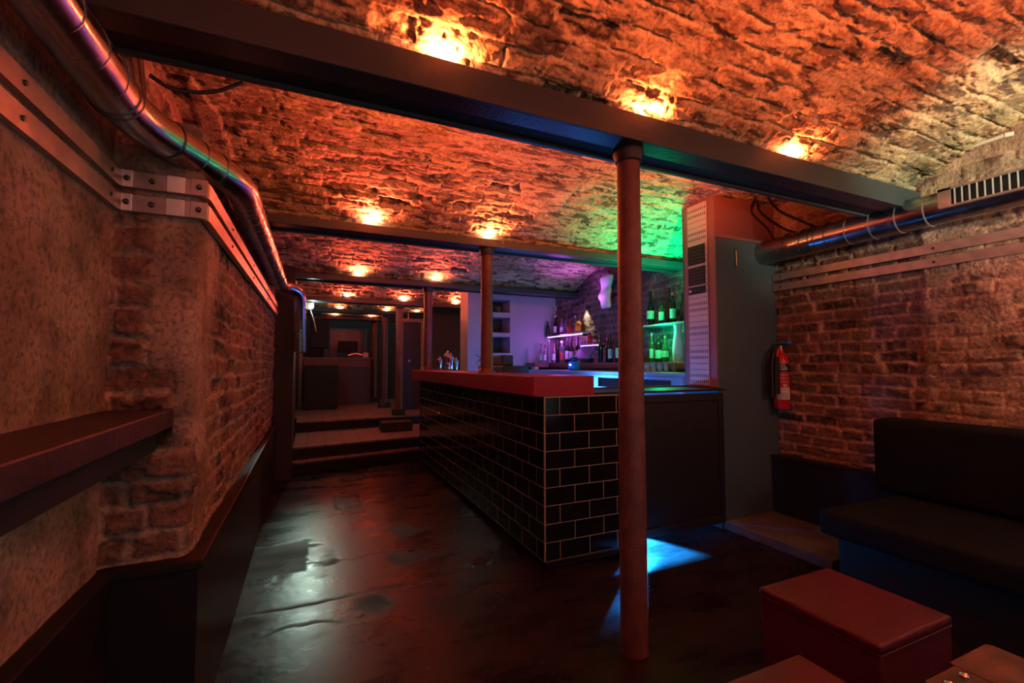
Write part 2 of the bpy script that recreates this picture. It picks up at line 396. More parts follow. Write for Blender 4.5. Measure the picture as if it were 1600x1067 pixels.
def left_wall():
    # plan: plaster recess -> pier face -> brick wall, one continuous rough surface
    pts = bend([(-.555, -1.1, 0), (-.555, 1.74, 0), (-.34, 1.74, 0), (-.34, 5.32, 0)], .028, 5)
    xy = np.array([(p.x, p.y) for p in pts]); seg = np.hypot(*np.diff(xy, axis=0).T); s = np.concatenate([[0], np.cumsum(seg)])
    step = .0085
    S = np.concatenate([np.arange(0, s[-1], step), [s[-1]]])
    X = np.interp(S, s, xy[:, 0]); Y = np.interp(S, s, xy[:, 1])
    tx = np.gradient(X, S); ty = np.gradient(Y, S); ln = np.hypot(tx, ty); nx, ny = ty/ln, -tx/ln
    z = np.arange(0.0, 2.95, step); nu, nv = len(S), len(z)
    u = S[:, None]+np.zeros((1, nv)); v = z[None, :]+np.zeros((nu, 1))
    h, mask, bid = bricks(u, v, .225, .076, 31, miss=.06, depth=.012, rough=.55)
    ha, ma, ba = bricks(u, v, .24, .085, 33, miss=.12, depth=.018, rough=1.2, wob=.02)
    u1 = 1.1+1.74; u2 = u1+.215     # pier corners in u
    Yv = Y[:, None]+0*v
    pier = (u > u1-.02) & (u < u2+.03)
    h = np.where(pier, ha, h); mask = np.where(pier, ma, mask); bid = np.where(pier, ba, bid)
    n = fbm(u*4, v*4, 35, 4)
    pt = np.where(u < u1-.02, 1.0, 0)
    # pier: plaster left on the right half between z 1.15 and 1.62
    loc = (u-u1)/.215
    pl = sst(.35, .5, loc+.5*(n-.5))*sst(1.10, 1.2, v+.25*(n-.5)) + sst(.62, .75, loc+.4*(n-.5))*sst(.9, 1.0, v)
    pt = np.where(pier, np.clip(pl, 0, 1), pt)
    # brick face: a plastered margin near the arris, bricks beyond
    mg = sst(.34, .22, (u-u2)+.35*(n-.5)) * .9
    sc = sst(.66, .76, fbm(u*2.1, v*2.1, 37, 4))*.5
    pt = np.where(u > u2+.03, np.clip(np.maximum(mg, sc), 0, 1), pt)
    smooth = .005*(fbm(u*6, v*6, 39, 5)-.5)*2+.0025*(fbm(u*40, v*40, 41, 3)-.5)
    h = h*(1-pt) + pt*(smooth+.008)
    # the pier and the brick wall stop at a rough ledge; the vault carries on behind it
    zl = 1.965+.02*(fbm(u*5, v*0, 43, 3)-.5)
    over = np.clip(v-zl, 0, None)
    fold = u > u1+.01
    brk = sst(u2-.02, u2+.03, u)
    back = np.where(fold, np.minimum(over, .285), 0)
    Z = np.where(fold, np.minimum(v, zl)+np.clip(over-.285, 0, None)*brk + np.where(over > 0, h, 0), np.minimum(v, 2.62))
    hh = np.where(fold & (over > 0) & (over < .285), 0, h)-back
    P = np.stack([X[:, None]+nx[:, None]*hh, Y[:, None]+ny[:, None]*hh, Z], -1)
    return relief('wall_left', P[:, ::-1], {k: np.ascontiguousarray(a[:, ::-1]) for k, a in dict(brick=mask, bid=bid, patch=pt).items()}, M['leftwall'])
left_wall()
def struct(name, bm, m, **k):
    o = obj(name, bm, m, **k); o['kind'] = 'structure'; return o
struct('wall_left.001', box(B(-.60, -.15, 5.30, 5.95, 0, 2.2), -.60, -.19, 5.95, 10.9, 0, 2.2), M['darkwall'])
# bar end wall (white) with three niches, and rooms beyond
bm = bmesh.new()
nx0, nx1, yb0 = 2.20, 2.64, 6.0
box(bm, 2.0, nx0, yb0, 6.34, 0, 2.3); box(bm, nx1, 3.42, yb0, 6.34, 0, 2.3)
zz = [0, 1.36, 1.585, 1.645, 1.865, 1.935, 2.12, 2.3]
for a, b in ((0, 1.355), (1.585, 1.645), (1.865, 1.935), (2.12, 2.3)): box(bm, nx0, nx1, yb0, 6.34, a, b)
struct('wall_back', bm, M['whitewall'])
bm = B(nx0-.01, nx1+.01, 6.30, 6.345, 1.3, 2.15); struct('wall_back.001', bm, M['darkwall'])
struct('wall_far', B(-.6, 3.3, 10.85, 10.95, 0, 2.5), M['darkwall'])
struct('wall_far.001', B(1.95, 3.3, 7.90, 7.98, .26, 2.45), M['darkwall'])
struct('wall_far.002', B(1.62, 1.95, 8.20, 8.28, .26, 2.12), M['darkwall'])

# floor
def floor():
    x = np.arange(-.6, 3.45, .012); y = np.arange(-1.1, 6.1, .012)
    u = x[:, None]+0*y[None, :]; v = y[None, :]+0*x[:, None]
    st = np.zeros_like(u)
    # long cracks
    for yc, amp, w, sd in ((4.75, .05, .007, 1), (3.42, .10, .012, 2), (2.55, .05, .010, 3), (2.28, .16, .008, 4), (3.05, .2, .006, 6)):
        d = np.abs(v-yc-amp*(fbm(u*2.2, u*0+sd, 50+sd, 4)-.5)*2); st = np.maximum(st, sst(w*1.6, w*.3, d)*sst(.25, .6, fbm(u*3, v*3, 60+sd, 2)))
    # worn square outline
    ins = (np.abs(u-.33) < .105) & (np.abs(v-4.25) < .20); inn = (np.abs(u-.33) < .08) & (np.abs(v-4.25) < .15)
    st = np.maximum(st, np.where(ins & ~inn, .9, 0)*sst(.35, .5, fbm(u*20, v*20, 71, 3)))
    st = np.maximum(st, np.where(ins, .55, 0)*sst(.4, .6, fbm(u*15, v*15, 72, 3)))
    st = np.maximum(st, ((np.abs(u-.45) < .16) & (np.abs(v-5.15) < .10))*.8*sst(.42, .6, fbm(u*12, v*12, 73, 3)))
    # dark worn patch
    st = np.maximum(st, ((u < -.0+.03*fbm(v*9, u, 74, 2)) & (v > 2.95) & (v < 3.42))*.75)
    st = np.maximum(st, .9*sst(.60, .72, fbm(u*3.1, v*4.5, 75, 5))*sst(2.1, 2.5, v)*sst(3.8, 3.3, v))
    h = .0015*(fbm(u*3, v*3, 76, 3)-.5)-.002*st
    relief('floor', np.stack([u, v, h], -1), dict(stain=st), M['floor'])
floor()
# steps to the upper room
def skew_box(bm, x0, x1, ya, yb, y1, z0, z1, y2):
    vs = [bm.verts.new(p) for p in [(x0,ya,z0),(x1,yb,z0),(x1,y2,z0),(x0,y1,z0),(x0,ya,z1),(x1,yb,z1),(x1,y2,z1),(x0,y1,z1)]]
    for f in [(0,3,2,1),(4,5,6,7),(0,1,5,4),(1,2,6,5),(2,3,7,6),(3,0,4,7)]: bm.faces.new([vs[i] for i in f])
    return bm
def step(label, ya, yb, y1, z, z0, tread, y2=None):
    y2 = y1 if y2 is None else y2
    t = thing('step', label, 'step', (.6, ya, z0))
    o = obj('riser', skew_box(bmesh.new(), -.745, 1.99-.6, .012, yb-ya+.012, y1-ya, 0, z-z0-.02, y2-ya), M['matteblack'], t)
    o = obj('tread', skew_box(bmesh.new(), -.745, 1.99-.6, 0, yb-ya, y1-ya, z-z0-.02, z-z0, y2-ya), tread, t)
    return t
step('lowest step up from the bar floor, black riser', 5.50, 5.92, 5.675, .13, 0, M['tile_floor'], 6.055)
step('broad tiled middle step with joints across its tread', 5.68, 6.06, 7.49, .26, 0, M['tile_floor'])
step('highest step at the edge of the far upper floor', 6.92, 7.22, 7.495, .40, .262, M['tile_floor'])
struct('floor.001', box(B(-.19, 1.95, 7.5, 10.9, 0, .40), 1.95, 3.3, 7.5, 10.9, 0, .40), M['tile_floor'])
o = tag(obj('step_block', cushion(bmesh.new(), -.21, .21, -.14, .14, 0, .13, .012), M['shelfwood']), 'loose dark wooden block standing on the tiled step beside the bar', 'step block'); o.location = (1.14, 6.62, .261)

# ------------------------------------------------------------------ beams + uplights
def beam(Y, top, label, x0=XL, x1=3.42):
    t = thing('ceiling_beam', label, 'beam', (0, Y, 2.125), group='ceiling beams')
    obj('fascia', B(x0, x1, 0, .012, 0, top-2.125), M['steelpaint'], t, bevel=.002)
    obj('fascia', B(x0, x1, .186, .198, 0, .033), M['steelpaint'], t, bevel=.002)
    obj('soffit', B(x0, x1, .012, .10, 0, .010), M['soffit'], t)
    obj('soffit', B(x0, x1, .10, .186, .006, .014), M['matteblack'], t)
    obj('web', B(x0, x1, .074, .140, .0145, .155), M['matteblack'], t)
    obj('lip', B(x0, x1, .186, .205, -.006, 0), M['steelpaint'], t)
    return t
YB = [1.48, 3.33, 5.36, 7.20, 8.65, 10.0]
BL = ['nearest dark steel beam crossing the whole ceiling overhead', 'second beam, on the column rising from the front of the red counter',
      'third beam, on the column near the far end of the red counter', 'fourth beam, over the far edge of the tiled steps',
      'fifth beam, greenish beside the white lamp', 'last beam at the far end of the upper room']
for Y, l in zip(YB, BL): beam(Y, 2.24 if Y < 2 else 2.185, l, x1=3.42 if Y < 5 else (3.41 if Y < 6 else 3.15))

def lamp_master():
    t = thing('uplight', 'x', 'light', group='amber ceiling uplights')
    obj('housing', L([(.0, 0), (.016, 0), (.018, .012), (.016, .012)], 14), M['capiron'], t, smooth=True)
    obj('lens', L([(.0, .012), (.0155, .012), (.013, .015), (.0, .016)], 14), M['lens_warm'], t, smooth=True)
    return t
LM = lamp_master(); used = [False]
def uplight(x, y, z, label, energy, col, off=(0, -.012, .035), rad=.012, cone=168, tilt=-1.0):
    if not used[0]: t = LM; used[0] = True; t['label'] = label
    else: t = dup(LM, label=label)
    t.location = (x, y, z)
    l = bpy.data.lights.new('uplight_bulb', 'SPOT'); l.energy = energy; l.color = col; l.shadow_soft_size = rad
    l.spot_size = math.radians(cone); l.spot_blend = 1
    o = bpy.data.objects.new('bulb', l); link(o, t); o.location = off
    o.rotation_euler = Vector((0, tilt, 1)).to_track_quat('-Z', 'Y').to_euler()
    return t
AMB = (1, .155, .045); RED = (1, .10, .045); FAR = (1, .085, .045)
XS = [.41, 1.285, 2.23]
POS = ['leftmost', 'middle', 'rightmost']
E1, E2, E3 = 140, 82, 52
for p, x in zip(POS, XS): uplight(x, 1.515, 2.185, f'{p} of the three amber uplights glowing above the near side of the nearest beam', E1, AMB)
for p, x in zip(POS, (.27, .75, 2.05)): uplight(x, 1.645, 2.134, f'{p} of the amber uplights tucked behind the far side of the nearest beam', E2*(1.0 if x > 2 else .36), AMB, off=(0, 0, .026), rad=.006, tilt=1.0)
for p, x in zip(('left', 'right'), (.39, 1.285)): uplight(x, 3.362, 2.158, f'{p} one of two uplights on the near side of the second beam', E2, AMB if p == 'right' else RED, off=(0, -.004, .032))
for p, x in zip(('left', 'right'), (.37, 1.15)): uplight(x, 3.51, 2.158, f'{p} one of two uplights on the far side of the second beam', E3*.35, RED, off=(0, .02, .032), tilt=1.0)
for p, x in zip(('left', 'right'), (.49, 1.38)): uplight(x, 5.392, 2.158, f'{p} one of two uplights on the near side of the third beam', E3, RED, off=(0, -.004, .032))
for p, x in zip(('left', 'right'), (.5, 1.34)): uplight(x, 5.545, 2.158, f'{p} small red uplight on the far side of the third beam', E3*.5, FAR, off=(0, .02, .032), tilt=1.0)
for p, x in zip(POS, (.505, 1.34, 2.2)): uplight(x, 7.232, 2.158, f'{p} red uplight on the near side of the fourth beam', E3*1.5, FAR, off=(0, -.004, .032))
for p, x in zip(POS, (.49, 1.30, 1.86)): uplight(x, 8.682, 2.158, f'{p} small uplight on the near side of the fifth beam', E3*.6, AMB, off=(0, -.004, .032))
for p, x in zip(('left', 'right'), (.46, 1.2)): uplight(x, 10.032, 2.158, f'{p} one of two tiny red uplights on the farthest beam', E3*1.2, FAR, off=(0, -.004, .032))

def light(kind, name, loc, energy, col, target=None, size=.05, spot=60, blend=.4, sx=None, sy=None):
    l = bpy.data.lights.new(name, kind); l.energy = energy; l.color = col
    if kind == 'AREA':
        l.shape = 'RECTANGLE'; l.size = sx or size; l.size_y = sy or size
    else: l.shadow_soft_size = size
    if kind == 'SPOT': l.spot_size = math.radians(spot); l.spot_blend = blend
    o = bpy.data.objects.new(name, l); C.objects.link(o); o.location = loc
    if target: o.rotation_euler = (Vector(target)-Vector(loc)).to_track_quat('-Z', 'Y').to_euler()
    return o

# ------------------------------------------------------------------ columns
def column(x, y, z0, z1, r0, r1, label, base=True, block=None):
    t = thing('support_column', label, 'column', (x, y, z0), group='iron columns')
    h = z1-z0
    prof = [(r0*1.02, .0), (r0, .02), (r0*.995, h*.3), ((r0+r1)/2, h*.6), (r1*1.01, h*.9), (r1, h-.05)]
    obj('shaft', L(prof, 28), M['colpaint'], t, smooth=True)
    obj('capital', L([(r1, h-.055), (r1*1.16, h-.05), (r1*1.22, h-.035), (r1*1.35, h-.02), (r1*1.35, h), (0, h)], 28), M['capiron'], t, smooth=True)
    if base: obj('base', L([(r0*1.45, 0), (r0*1.45, .008), (r0*1.3, .018), (r0*1.12, .026), (r0, .04)], 28), M['colpaint'], t, smooth=True)
    if block: obj('block', B(-block, block, -block, block, 0, .09), M['capiron'], t, bevel=.008)
    return t
column(1.262, 1.58, 0, 2.125, .0565, .0485, 'nearest brown-red iron column standing on the floor in front of the bar', False)
column(1.30, 3.42, 1.121, 2.125, .050, .047, 'column rising from the front half of the red counter')
column(1.31, 5.46, 1.121, 2.125, .052, .050, 'column rising from the far end of the red counter')
column(1.30, 7.30, .40, 2.125, .058, .056, 'thick column on the upper floor behind the loose wooden block', block=.09)
column(1.29, 8.75, .40, 2.125, .052, .050, 'pale-lit column in the upper room just left of the thick one', block=.10)
column(1.27, 10.1, .40, 2.125, .056, .054, 'farthest thin column on the upper floor beside the far counter', block=.12)

# ------------------------------------------------------------------ left side: ledge, shelf, rails, duct
def path_extrude(xy, prof):
    """prof: list of (offset into room, z); xy plan path, room lies to the right of travel"""
    bm = bmesh.new(); pts = [Vector((p[0], p[1])) for p in xy]; rings = []
    for i, p in enumerate(pts):
        ns = []
        for a, b in ((i-1, i), (i, i+1)):
            if 0 <= a and b < len(pts):
                d = (pts[b]-pts[a]).normalized(); ns.append(Vector((d.y, -d.x)))
        n = ns[0] if len(ns) == 1 else (ns[0]+ns[1])/(1+ns[0].dot(ns[1]))
        rings.append([bm.verts.new((p.x+n.x*o, p.y+n.y*o, z)) for o, z in prof])
    k = len(prof)
    for a, b in zip(rings, rings[1:]):
        for i in range(k): bm.faces.new([a[i], a[(i+1) % k], b[(i+1) % k], b[i]])
    bm.faces.new(rings[0]); bm.faces.new(rings[-1]); return bm
WP = [(-.555, -1.0), (-.555, 1.74), (-.34, 1.74), (-.34, 5.29)]
t = thing('boxed_ledge', 'low black boxed ledge running along the foot of the left wall', 'ledge', (0, 0, 0))
obj('board', path_extrude(WP, [(.026, 0.003), (.042, 0.003), (.042, .565), (.026, .565)]), M['ledge'], t)
obj('ledge_top', path_extrude(WP, [(-.02, .566), (.054, .566), (.054, .592), (-.02, .592)]), M['ledge'], t, bevel=.004)
t = thing('wall_shelf', 'thick dark wooden drinks shelf fixed along the left wall recess', 'shelf', (-.55, .2, 1.0))
obj('shelf_board', B(0, .172, -1.2, 1.515, .0, .055), M['shelfwood'], t, bevel=.004)
obj('support_rail', B(.0, .13, -1.2, 1.513, -.07, -.001), M['matteblack'], t)
def rail(zs, label):
    t = thing('metal_rail', label, 'rail', (0, 0, 0), group='galvanised rails on the left wall')
    z0, z1 = zs
    P0 = [(-.540, -1.0, 0), (-.540, 1.715, 0), (-.315, 1.715, 0), (-.315, 5.28, 0)]
    pth = bend(P0, .03, 4)
    bm = path_extrude([(p.x, p.y) for p in pth], [(-.012, z0), (.010, z0), (.010, z1), (-.012, z1)])
    for v in bm.verts:
        if v.co.y > 1.72: v.co.z += (v.co.y-1.72)*.010
    obj('bar', bm, M['rail'], t)
    zc = (z0+z1)/2
    for xa, xb, mm in ((-.527, -.500, 'plate'), (-.415, -.368, 'plate'), (-.352, -.307, 'rail')):
        obj('splice_plate', B(xa, xb, 1.7005, 1.706, z0-.001, z1+.001), M[mm], t, bevel=.001)
    for xa in (-.513, -.452, -.330):
        o = obj('bolt', L([(0, 0), (.0085, 0), (.0085, .004), (.005, .008), (0, .0085)], 12), M['bolt'], t, smooth=True)
        o.location = (xa, 1.700 if xa != -.452 else 1.7048, zc); o.rotation_euler = (PI/2, 0, 0)
    for ya in (1.64, 1.2):
        o = obj('bolt', L([(0, 0), (.006, 0), (.006, .004), (0, .006)], 10), M['bolt'], t, smooth=True)
        o.location = (-.530, ya, zc); o.rotation_euler = (0, PI/2, 0)
    for ya in (2.2, 3.0, 4.0):
        o = obj('bolt', L([(0, 0), (.006, 0), (.006, .004), (0, .006)], 10), M['bolt'], t, smooth=True)
        o.location = (-.305, ya, zc+(ya-1.72)*.010); o.rotation_euler = (0, PI/2, 0)
    return t
rail((1.727, 1.776), 'upper of the two galvanised rails bending round the left wall pier')
rail((1.654, 1.704), 'lower of the two galvanised rails bending round the left wall pier')
t = thing('ventilation_duct', 'round galvanised duct snaking under the ceiling along the left wall', 'duct', (0, 0, 0))
DP = [(-.462, -1.0, 1.88), (-.462, 1.53, 1.868), (-.255, 1.96, 1.872), (-.255, 4.80, 1.94), (-.098, 4.96, 1.918), (-.093, 5.06, 1.60), (-.088, 5.10, 1.32)]
DP2 = bend(DP, .13, 8)
obj('pipe', T(DP2[:], .056, 28), M['duct'], t, smooth=True)
def seam(p, d, r=.0585, w=.007, m='ductseam'):
    d = Vector(d).normalized(); p = Vector(p)
    return obj('seam_band', T([p-d*w/2, p+d*w/2], r, 28), M[m], t, smooth=True)
for y in (.45, .62, .80, .96, 1.10, 1.22, 1.33): seam((-.462, y, 1.88-(y+1)*.0047), (0, 1, .28), .0575, .003)
for y in (1.415, 1.44): seam((-.462, y, 1.869), (0, 1, 0), .059, .005)
dv = Vector((.207, .43, .004))
for k in (.28, .50, .70): seam(Vector((-.462, 1.53, 1.868))+dv*k, dv, .0585, .006, 'duct' if k != .28 else 'ductseam')
for y in [2.12+.12*i for i in range(6)]+[2.95+.16*i for i in range(11)]: seam((-.255, y, 1.872+(y-1.96)*.0234), (0, 1, .2), .0573, .003)
# cable + emergency light + post at the far left
tag(obj('cable', T(bend([(-.44, 1.60, 2.03), (-.40, 1.64, 2.02), (-.30, 1.665, 2.045), (-.22, 1.69, 2.118)], .05), .006, 8), M['cable']), 'short black cable rising from the left duct to the nearest beam', 'cable')
t = thing('emergency_light', 'glaring greenish-white emergency lamp at the far left below the ceiling', 'light', (.012, 7.36, 2.05))
obj('back_box', B(-.20, .012, .0, .03, -.045, .065), M['capiron'], t, bevel=.004)
obj('lamp_bulb', L([(0, -.03), (.012, -.028), (.017, -.01), (.017, .03), (.012, .048), (0, .05)], 16, (.012, -.022, 0)), M['lens_white'], t, smooth=True)
tag(obj('cable', T(bend([(.0, 7.375, 2.006), (.03, 7.35, 1.92), (.065, 7.36, 1.80), (.085, 7.37, 1.68)], .05), .004, 8), M['cream']), 'thin pale cable dangling below the emergency lamp', 'cable')
tag(obj('corner_post', B(-.175, -.115, 9.28, 9.33, .402, 1.40), M['doorwood'], bevel=.003), 'narrow upright post at the far left end of the counter in the upper room', 'post')

# ------------------------------------------------------------------ bar
t = thing('bar_counter', 'long bar clad in black metro tiles under a red counter', 'bar', (0, 0, 0))
X0, Y0, X1, Y1, ZB, ZT = 1.265, 2.375, 1.92, 5.66, .052, .996
obj('carcass', B(X0+.014, X1-.004, Y0+.014, Y1, .055, .985), M['black'], t)
quad_panel('tile_cladding', [(X0, Y0+.006, ZB), (X0, Y1, ZB), (X0, Y1, ZT), (X0, Y0+.006, ZT)], [(.006, 0), (Y1-Y0, 0), (Y1-Y0, .941), (.006, .941)], M['tile'], t, (.012, 0, 0))
quad_panel('tile_cladding', [(X0+.006, Y0, ZB), (X1, Y0, ZB), (X1, Y0, ZT), (X0+.006, Y0, ZT)], [(.006, 0), (X1-X0, 0), (X1-X0, .941), (.006, .941)], M['tile'], t, (0, .012, 0))
obj('corner_trim', B(X0-.003, X0+.006, Y0-.003, Y0+.006, ZB, ZT), M['tileedge'], t, bevel=.002)
obj('edge_trim', box(B(X0, X1, Y0-.003, Y0+.01, ZT-.001, ZT+.006), X0-.003, X0+.01, Y0, Y1, ZT-.001, ZT+.006), M['tileedge'], t)
obj('edge_trim', box(B(X0-.003, X1, Y0-.004, Y0+.008, ZB-.010, ZB-.001), X0-.003, X0+.008, Y0, Y1, ZB-.010, ZB-.001), M['capiron'], t)
obj('plinth', B(X0+.03, X1-.03, Y0+.03, Y1, 0, ZB-.002), M['matteblack'], t)
obj('counter_top', B(1.192, 1.612, Y0-.002, 5.80, 1.002, 1.121), M['redtop'], t, bevel=.004)
t = thing('worktop', 'thin black worktop joining the tiled bar end to the grey pillar', 'worktop', (1.616, Y0+.004, 1.003))
obj('slab', box(B(0, .32, 0, 1.9, 0, .014), .32, 1.13, 0, .36, 0, .014), M['worktop'], t)
obj('edge_strip', B(.0, 1.13, .345, .362, .0142, .024), M['capiron'], t)
t = thing('bar_gate', 'black panelled gate hung between the tiled bar end and the pillar', 'gate', (1.93, Y0+.005, .075))
gw, gh = .79, .912
obj('panel', B(.03, gw-.03, .010, .026, .03, gh-.03), M['black'], t)
fr = obj('frame', box(box(box(B(0, .045, 0, .032, 0, gh), gw-.045, gw, 0, .032, 0, gh), .045, gw-.045, 0, .032, gh-.05, gh), .045, gw-.045, 0, .032, 0, .05), M['black'], t, bevel=.003)
obj('latch', box(bmesh.new(), .004, .03, -.006, .0, gh*.72, gh*.78), M['capiron'], fr)

# peg-board pillar
t = thing('pillar', 'grey-green pillar at the right end of the bar with a perforated side', 'pillar', (2.755, 2.45, 0))
obj('shaft', B(0, .66, 0, .33, 0, 2.145), M['pillar'], t, bevel=.003)
obj('lamplit_band', B(0, .66, -.003, .33, 2.146, 2.53), M['pillarside'], t, bevel=.002)  # lamplight above the beam's shadow edge, painted in as a separate red-brown board
obj('side_board', B(-.012, -.0005, 0, .30, 1.02, 2.50), M['pillarside'], t, bevel=.002)
pb = obj('perforated_panel', B(-.020, -.0125, .065, .255, 1.035, 2.44), mat('white_perforated_metal', (.55, .48, .47), .5), t, bevel=.002)
bm = bmesh.new(); rng = random.Random(3)
k = 0; z = 1.06
while z < 2.42:
    tall = (k % 4) in (0, 1)
    if not (1.725 < z < 2.145):
        for i in range(10):
            y = .078+i*.0182
            box(bm, -.0206, -.0195, y-.0032, y+.0032, z-(.011 if tall else .004), z+(.011 if tall else .004))
    else:
        for y in (.072, .245): box(bm, -.0206, -.0195, y-.0028, y+.0028, z-.004, z+.004)
    z += .046; k += 1
o = obj('perforation', bm, M['matteblack'], t); o['kind'] = 'stuff'
for (za, zb, lab) in ((1.965, 2.115, 'upper black notice board of faint lettering on the pillar side'), (1.805, 1.945, 'lower black notice board of faint lettering on the pillar side'), (1.735, 1.792, 'slim black nameplate with a small badge under the two boards on the pillar')):
    s = thing('notice_sign', lab, 'sign', (2.734, 2.532, za), group='black signs on the pillar')
    bd = obj('board', B(-.006, -.0002, 0, .165, 0, zb-za), M['matteblack'], s, bevel=.001)
    n = 5 if zb-za > .1 else 1
    fp = mat('faint_print', (.045, .042, .042), .6)
    for i in range(n):
        zc = (zb-za)*(1-(i+.7)/(n+.4)) if n > 1 else (zb-za)*.5
        y = .018 if n > 1 else .05; bm = bmesh.new()
        while y < .14:
            w = rng.uniform(.006, .02); box(bm, -.0066, -.0060, y, min(y+w, .148), zc-.0035, zc+.0035); y += w+.006
        obj('lettering', bm, fp, bd)
    if n == 1: obj('badge', L([(0, 0), (.012, 0), (.012, .001), (0, .001)], 16), M['cream'], bd).matrix_local = Matrix.Translation((-.0062, .146, .028)) @ Matrix.Rotation(-PI/2, 4, 'Y')
t = thing('door_hook', 'small brass cabin hook screwed to the grey pillar face', 'hook', (2.953, 2.449, 2.0))
obj('bar', T(bend([(0, -.012, .062), (0, -.014, .0), (0, -.012, -.058)], .01), .0045, 10), M['brass'], t, smooth=True)
for z in (.064, -.06):
    o = obj('screw_eye', T([(0, 0, z), (0, -.016, z)], .0085, 12), M['brass'], t, smooth=True)

# fire extinguisher on the pillar's right edge
def extinguisher():
    t = thing('fire_extinguisher', 'red fire extinguisher with black hose hanging where the pillar meets the brick wall', 'fire extinguisher', (3.335, 2.375, .85))
    r = .056
    obj('cylinder', L([(0, 0), (r*.85, 0), (r, .012), (r, .345), (r*.97, .365), (r*.8, .40), (r*.5, .425), (.02, .435), (.02, .455), (0, .455)], 32), M['ext_red'], t, smooth=True)
    obj('label_band', L([(r+.0008, .285), (r+.0008, .345)], 32), M['black'], t, smooth=True)
    def arcband(name, z0, z1, a0, a1, m, rr=r+.0010, par=None):
        bm = bmesh.new(); n = 14; pr = None
        for i in range(n+1):
            a = a0+(a1-a0)*i/n
            q = [bm.verts.new((rr*math.cos(a), rr*math.sin(a), z)) for z in (z0, z1)]
            if pr: bm.faces.new([pr[0], q[0], q[1], pr[1]])
            pr = q
        return obj(name, bm, m, par or t)
    f = math.radians(234)
    lb = arcband('label', .075, .165, f-.95, f+.85, M['cream'])
    ink = mat('label_ink', (.28, .12, .10), .6)
    for z in (.09, .105, .12, .145): arcband('print_line', z, z+.005, f-.75, f+.55, ink, r+.0016, lb)
    pale = mat('pale_red_print', (.62, .22, .2), .6)
    for z in (.205, .232, .258): arcband('print_line', z, z+.007, f-.65, f+.6, pale)
    for a in (-.1, .2): arcband('print_mark', .172, .192, f+a, f+a+.2, M['cream'])
    # lettering CO2 bent around the band
    def txt(s, size, z, a0):
        cu = bpy.data.curves.new('lettering', 'FONT'); cu.body = s; cu.size = size; cu.align_x = 'CENTER'
        tmp = bpy.data.objects.new('lettering', cu); C.objects.link(tmp)
        dg = bpy.context.evaluated_depsgraph_get(); me = bpy.data.meshes.new_from_object(tmp.evaluated_get(dg))
        bpy.data.objects.remove(tmp)
        for v in me.vertices:
            a = a0+v.co.x/r; zz = z+v.co.y
            v.co = ((r+.0018)*math.cos(a), (r+.0018)*math.sin(a), zz)
        me.materials.clear(); me.materials.append(M['white']); o = bpy.data.objects.new('lettering', me); link(o, t)
    txt('CO\u2082', .034, .313, f-.12); 
    arcband('print_line', .300, .305, f-.35, f+.45, M['white'], r+.0016)
    obj('valve', T([(0, 0, .455), (0, 0, .485)], .015, 14), M['brass'], t, smooth=True)
    obj('handle', cushion(bmesh.new(), -.012, .012, -.05, .03, .487, .499, .005), M['black'], t)
    obj('lever', cushion(bmesh.new(), -.012, .03, -.075, -.005, .497, .518, .008), M['blue'], t)
    obj('swivel', T(bend([(-.01, 0, .468), (-.05, -.012, .46), (-.064, -.015, .40)], .03), .011, 12), M['ext_red'], t, smooth=True)
    obj('horn', T([(-.066, -.016, .40), (-.078, -.016, .34), (-.082, -.012, .12)], [.015, .022, .030], 16), M['matteblack'], t, smooth=True)
    obj('hose', T(bend([(-.02, .0, .475), (-.09, -.01, .44), (-.118, -.01, .34), (-.12, -.01, .09)], .07), .010, 10), M['cable'], t, smooth=True)
    obj('bracket', B(-.02, .02, .05, .072, .25, .44), M['capiron'], t)
extinguisher()

# ------------------------------------------------------------------ right wall: duct, rails, cables, dado, bench
t = thing('ventilation_duct', 'fat galvanised duct with a slotted grille along the right wall', 'duct', (0, 0, 0))
zc, xc, rr = 2.078, 3.262, .090
obj('pipe', T([(xc, 2.448, zc-.012), (xc, 1.30, zc), (xc, -1.0, zc+.005)], rr, 36), M['duct'], t, smooth=True)
for y in (2.22, 2.10, 2.04, 2.0, 1.93, 1.80, 1.66, 1.52, 1.38): 
    obj('seam_band', T([(xc, y-.003, zc-.003), (xc, y+.003, zc-.003)], rr+.003, 36), M['rail'] if y < 1.9 else M['ductseam'], t, smooth=True)
g = obj('grille_frame', box(box(box(B(3.150, 3.175, 1.245, 1.30, 2.045, 2.150), 3.150, 3.175, -.2, -.16, 2.045, 2.150), 3.150, 3.175, -.16, 1.245, 2.045, 2.054), 3.150, 3.20, -.16, 1.30, 2.1375, 2.150), M['rail'], t)
obj('grille_backing', B(3.168, 3.176, -.16, 1.245, 2.054, 2.138), M['matteblack'], g)
for i in range(34): obj('grille_slat', B(3.150, 3.167, 1.228-i*.030, 1.231-i*.030, 2.054, 2.138), M['plate'], g)
def rrail(z0, z1, label):
    t = thing('metal_rail', label, 'rail', (3.372, 0, z0), group='galvanised rails on the right wall')
    obj('bar', B(-.008, .006, -1.0, 2.446, 0, z1-z0), M['rail'], t, bevel=.002)
    for y in (2.38, 1.42, .6):
        o = obj('bolt', L([(0, 0), (.007, 0), (.007, .004), (0, .007)], 10), M['bolt'], t, smooth=True); o.location = (-.008, y, (z1-z0)/2); o.rotation_euler = (0, -PI/2, 0)
rrail(1.850, 1.906, 'upper galvanised rail under the fat duct on the right wall')
rrail(1.768, 1.824, 'lower galvanised rail under the fat duct on the right wall')
tag(obj('stub_pipe', tube(tube(bmesh.new(), [(3.36, 1.42, 2.405), (3.375, 1.10, 2.415)], .011, 12), [(3.375, 1.10, 2.415), (3.39, 1.07, 2.414)], .013, 12), M['cream'], smooth=True), 'short pale pipe lying along the top of the right wall under the vault', 'pipe')
